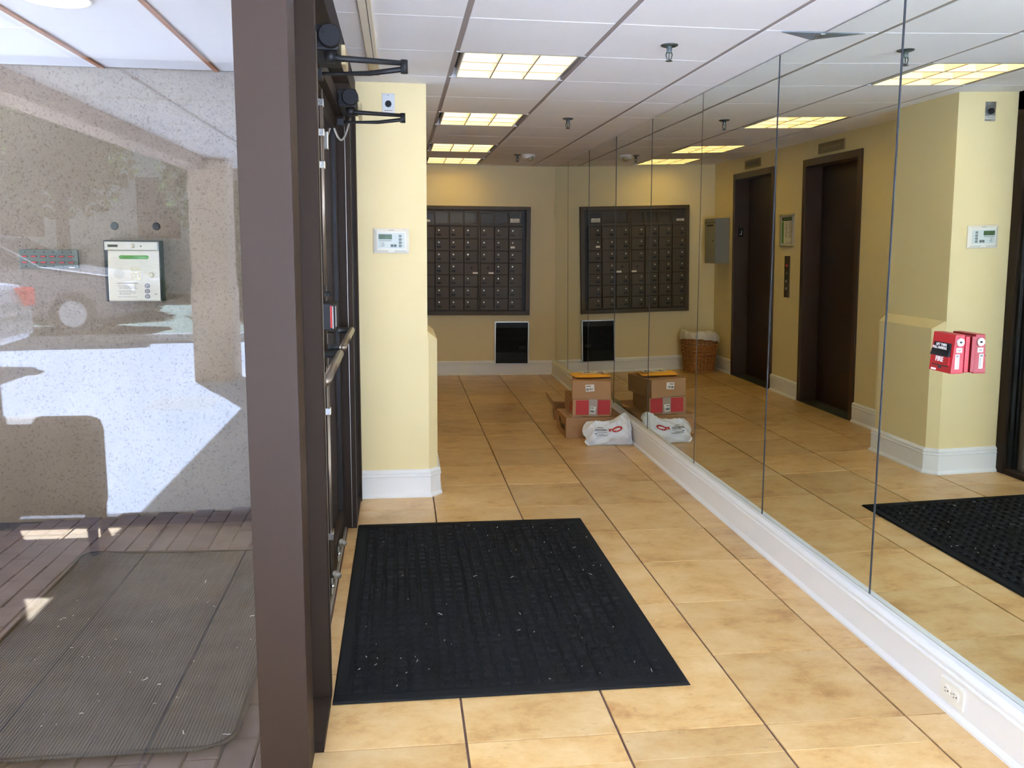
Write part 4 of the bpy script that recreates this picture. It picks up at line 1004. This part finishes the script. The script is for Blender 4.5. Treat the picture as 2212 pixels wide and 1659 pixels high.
for z in (.078, .050, .022):
    d_ = MB().lathe([(0, -.001), (.0135, -.001), (.0135, 0), (0, 0)], 20, (.070, ky(z), z), 'y').build('pictogram_disc', 'ink_grey', t)
    MB().tube([(.070-.006, ky(z)-.0016, z-.005), (.070-.002, ky(z)-.0016, z+.006), (.070+.004, ky(z)-.0016, z-.002), (.070+.006, ky(z)-.0016, z+.004)], .0012, 5).build('pictogram', 'white_ink', d_)
text('OPERATING INSTRUCTIONS', .0082, (-.082, ky(.090)-.0006, .089), (1, 0, 0), ny, 'ink', t, 'lettering')
ln = MB()
for z, a in ((.078, 0), (.071, .006), (.065, .006), (.052, 0), (.046, .006), (.039, .006), (.033, .006), (.020, 0)):
    x = -.078+a
    if a == 0: ln.box(-.084, -.0825, ky(z)-.0006, ky(z), z-.001, z+.0012)
    while x < (.008 if z not in (.033,) else -.02):
        w__ = random.uniform(.006, .016); ln.box(x, x+w__, ky(z)-.0006, ky(z), z-.001, z+.0012); x += w__+.003
ln.build('print', 'ink_grey', t)
B(-.118, -.068, -.0728, -.072, .280, .293).build('maker_plate', 'black', t)
MB().lathe([(0, -.080), (.009, -.080), (.0115, -.076), (.0115, -.071), (0, -.071)], 20, (.006, 0, .286), 'y').build('key_lock', 'chrome', t); B(.0052, .0068, -.0806, -.080, .282, .290).build('keyhole', 'ink', t)
MB().lathe([(0, -.0728), (.004, -.0728), (.004, -.071), (0, -.071)], 10, (.048, 0, .285), 'y').build('microphone', 'ink', t)
onface(.106, .118, .034, .037, .0008, 'card_slot', 'ink')
# annunciator strip
t = thing('annunciator_panel', 'grey wall panel with twelve small red-lettered windows on the stucco', 'panel', (-1.83, 4.92, 1.34))
B(-.146, .146, -.016, 0, 0, .098).build('plate', 'gunmetal', t, bevel=.002)
for r_ in range(2):
    for c_ in range(6):
        x, z = -.118+c_*.046, .032+r_*.031
        wd = B(x-.015, x+.015, -.019, -.016, z-.005, z+.005).build('window', 'ink', t); B(x-.013, x+.011, -.0196, -.019, z-.0028, z+.0028).build('window_strip', 'red_in', wd)
for z in (.012, .085):
    for c_ in range(6): MB().lathe([(0, -.019), (.0032, -.019), (.0035, -.016), (0, -.016)], 8, (-.114+c_*.046, 0, z), 'y').build('lamp', 'ink', t)
B(.10, .126, -.0166, -.016, .004, .008).build('maker_print', 'white_ink', t)

# ================================================================== behind the camera (mostly seen reflected in the pane)
struct(B(-4.6, LW, BACK-.05, YG+.03, -.1, H+.3).build('wall_left', 'wall'))  # unseen; thickened into a solid block to keep sun off the porch
bw = sempty('window_3')
B(LW, -.55, BACK-.03, BACK+.03, 0, .05).build('sill_rail', 'bronze', bw); B(LW, 1.79, BACK-.03, BACK+.03, 2.33, H+.01).build('head_rail', 'bronze', bw)
B(LW, -.55, BACK-.003, BACK+.003, .05, 2.33).build('glass_pane', 'doorglass', bw)
for x in (LW+.03, -.58, 1.72): B(x-.04, x+.04, BACK-.05, BACK+.05, 0, H).build('mullion', 'bronze', bw)
MBg = MB().box(-40, 30, -40, BACK-.05, -.2, -.02).box(-40, -3.41, BACK-.05, 4.91, -.2, -.02); struct(MBg.build('ground', 'asphalt'))
can = struct(B(-2.2, -.85, -6.6, BACK-.06, H+.032, H+.5).build('ceiling_canopy', 'gap'))
cx = -2.04
while cx < -.9:
    y = BACK-.08
    while y > -6.5:
        put_tile('ceiling_tile', (cx+.013, min(cx+.587, -.85), max(y-1.163, -6.58), y-.022), H+.01, .03, 'soffit', can, .004, up=False); y -= 1.186
    cx += .60
B(-2.25, -2.04, -6.7, BACK-.06, H-.11, H+.5).build('fascia', 'beam', can); B(-.90, -.80, -6.7, -1.95, H-.11, H+.5).build('fascia', 'beam', can); B(-.85, 3.4, -1.95, BACK-.06, H+.01, H+.5).build('shade_slab', 'slab', can); B(-2.25, -.80, -6.8, -6.58, H-.11, H+.5).build('fascia', 'beam', can)  # doorway slab is unseen, added to stop the sun patch at the sill
def post(x, y):
    o = sempty('trim_post', (x, y, -.02)); B(-.2, .2, -.2, .2, 0, H).build('shaft', 'tanpost', o, bevel=.01); B(-.215, .215, -.215, .215, 0, 1.02).build('plinth', 'tanpost', o, bevel=.01); return o
post(-2.02, -5.42)
ku = struct(sempty('trim_kerb'))
MB().prism([(-9, -7.6), (-4.62, -8.97), (-1.95, -9.36), (-1.95, -9.52), (-4.65, -9.12), (-9, -7.75)], -.02, .11).build('kerb', 'conc', ku)
MB().prism([(-9, -7.75), (-4.65, -9.12), (-2.1, -9.5), (-2.1, -30), (-30, -30), (-30, -7.75)], -.02, .09).build('verge', 'leaf', ku)
B(-2.35, -1.75, -4.3, -3.5, -.02, -.0195).build('utility_cover', 'conc', ku)
# armchair by the window
t = thing('armchair', 'low beige upholstered armchair by the window, its back to the glass pane', 'armchair', (-1.72, .15, 0))
MB().box(-.28, .20, -.21, .10, .19, .42).build('seat', 'fabric', t, bevel=.04)
MB().box(-.31, .31, .08, .26, .195, .665).build('backrest', 'fabric', t, bevel=.06)
for a, b in ((-.25, -.17), (.17, -.17), (-.25, .21), (.25, .21)): MB().tube([(a, b, .21), (a*1.03, b*1.03, 0)], [.028, .020], 10).build('leg', 'woodleg', t, smooth=True)
# cars
def car(label, loc, rz, paint, scl=1.0):
    t = thing('car', label, 'car', loc, rz, 'parked cars beyond the kerb')
    side = [(-2.2, .35), (-2.25, .75), (-2.12, .98), (-1.75, 1.02), (-1.35, 1.42), (.15, 1.46), (.95, 1.02), (1.9, .90), (2.22, .72), (2.25, .35), (1.9, .25), (-1.9, .25)]
    vs = []; n = len(side)
    for s_ in (-1, 1):
        for x, z in side:
            yy = .88 if z < 1.0 else .88-.20*(z-1.0)/.45
            vs.append((x, s_*yy, z))
    MB().add(vs, [tuple(range(n-1, -1, -1)), tuple(range(n, 2*n))]+[(i, (i+1) % n, n+(i+1) % n, n+i) for i in range(n)]).build('body', paint, t, bevel=.05)
    for s_ in (-1, 1):
        MB().add([(-1.62, s_*.885, 1.03), (.78, s_*.885, 1.03), (.12, s_*.715, 1.41), (-1.28, s_*.715, 1.39)], [(0, 1, 2, 3)]).build('side_window', 'carglass', t)
        for x in (-1.38, 1.38):
            wh = MB().tube([(x, s_*.70, .33), (x, s_*.90, .33)], .33, 24).build('wheel', 'tyre', t, smooth=False); MB().tube([(x, s_*.895, .33), (x, s_*.91, .33)], .20, 16).build('hubcap', 'alum', wh)
        MB().cbox(-2.27, -2.05, s_*.74-.13, s_*.74+.13, .74, .95, .02).build('tail_light', 'taillight', t); MB().cbox(2.02, 2.25, s_*.70-.13, s_*.70+.13, .66, .80, .02).build('head_light', 'chrome', t)
    MB().add([(.97, -.80, 1.03), (.97, .80, 1.03), (.20, .66, 1.44), (.20, -.66, 1.44)], [(0, 1, 2, 3)]).build('windscreen', 'carglass', t); MB().add([(-1.78, -.80, 1.04), (-1.78, .80, 1.04), (-1.38, .66, 1.41), (-1.38, -.66, 1.41)], [(3, 2, 1, 0)]).build('rear_window', 'carglass', t)
    B(-2.28, -2.2, -.75, .75, .40, .62).build('bumper', paint, t, bevel=.02)
    return t
car('grey car parked side-on beyond the kerb, reflected in the pane', (-6.2, -10.0, .09), 0, 'carpaint')
car('silver car with red tail lamp near the canopy, reflected at the pane edge', (-6.7, -5.9, -.02), pi*1.0, 'carpaint2')
# planting and a white-sided house
lfm = MB(); rr = random.Random(5)
for k in range(1500):
    a, b = rr.uniform(0, 2*pi), rr.uniform(-1, 1); q = rr.uniform(.72, 1.0); s_ = math.sqrt(1-b*b)
    p = Vector((q*s_*math.cos(a), q*s_*math.sin(a), q*b)); d1_ = Vector((rr.uniform(-1, 1), rr.uniform(-1, 1), rr.uniform(-1, 1))).normalized()*.085; d2_ = d1_.orthogonal().normalized()*.05
    lfm.add([p-d1_, p+d2_, p+d1_, p-d2_], [(0, 1, 2, 3)])
lfm.lathe([(.02, -.7), (.5, -.5), (.7, 0), (.5, .5), (.02, .7)], 10)
lme = lfm.mesh('foliage', 'leaf')
def plant(name, label, cat, x, y, sx, sz, zc_, trunk, g):
    t = thing(name, label, cat, (x, y, .07), rr.uniform(0, 6), g); o = link('foliage', lme, t, loc=(0, 0, zc_)); o.scale = (sx, sx, sz)
    MB().tube([(0, 0, 0), (.03, .02, zc_*.5), (0, 0, zc_)], [trunk, trunk*.8, trunk*.5], 8).build('trunk', 'bark', t)
TN = ['second from the canopy post', 'third from the canopy post', 'farthest from the canopy post', 'nearest the canopy post']
for x, y, s_, z in ((-3.6, -15.2, 1.55, 3.1), (-7.2, -15.6, 1.6, 3.6), (-10.9, -15.4, 1.6, 3.4), (-.1, -15.4, 1.55, 3.2)): plant('tree', 'leafy green tree beyond the kerb, ' + TN.pop(0), 'tree', x, y, s_, s_*1.1, z, .16, 'trees beyond the kerb')
SN = ['third from the canopy post', 'fourth from the canopy post', 'second from the canopy post', 'farthest from the canopy post', 'nearest the canopy post']
for x, y, s_ in ((-5.0, -12.5, .7), (-6.9, -12.7, .75), (-3.1, -12.8, .75), (-8.9, -12.8, .8), (-1.0, -12.8, .8)): plant('shrub', 'low green shrub on the verge, ' + SN.pop(0), 'shrub', x, y, s_, s_*.9, s_*.8, .05, 'shrubs along the verge')
hs = thing('house', 'white clapboard house beyond the trees, reflected in the pane', 'house', (-7.5, -20.5, 0))
m = MB()
for k in range(26): z = k*.2; m.add([(-5, 0, z), (9, 0, z), (9, .03, z), (-5, .03, z), (-5, .0, z+.2), (9, .0, z+.2), (9, .008, z+.2), (-5, .008, z+.2)], [(0,1,2,3), (7,6,5,4), (2,6,7,3), (0,4,5,1), (0,3,7,4), (1,5,6,2)])
m.build('clapboards', 'siding', hs); MB().prism([(-5.4, -3), (9.4, -3), (9.4, .4), (-5.4, .4)], 5.2, 5.5).build('roof', 'bark', hs)
for x in (-3, .5, 4): B(x, x+1.1, .02, .07, 1.6, 3.2).build('window', 'carglass', hs)
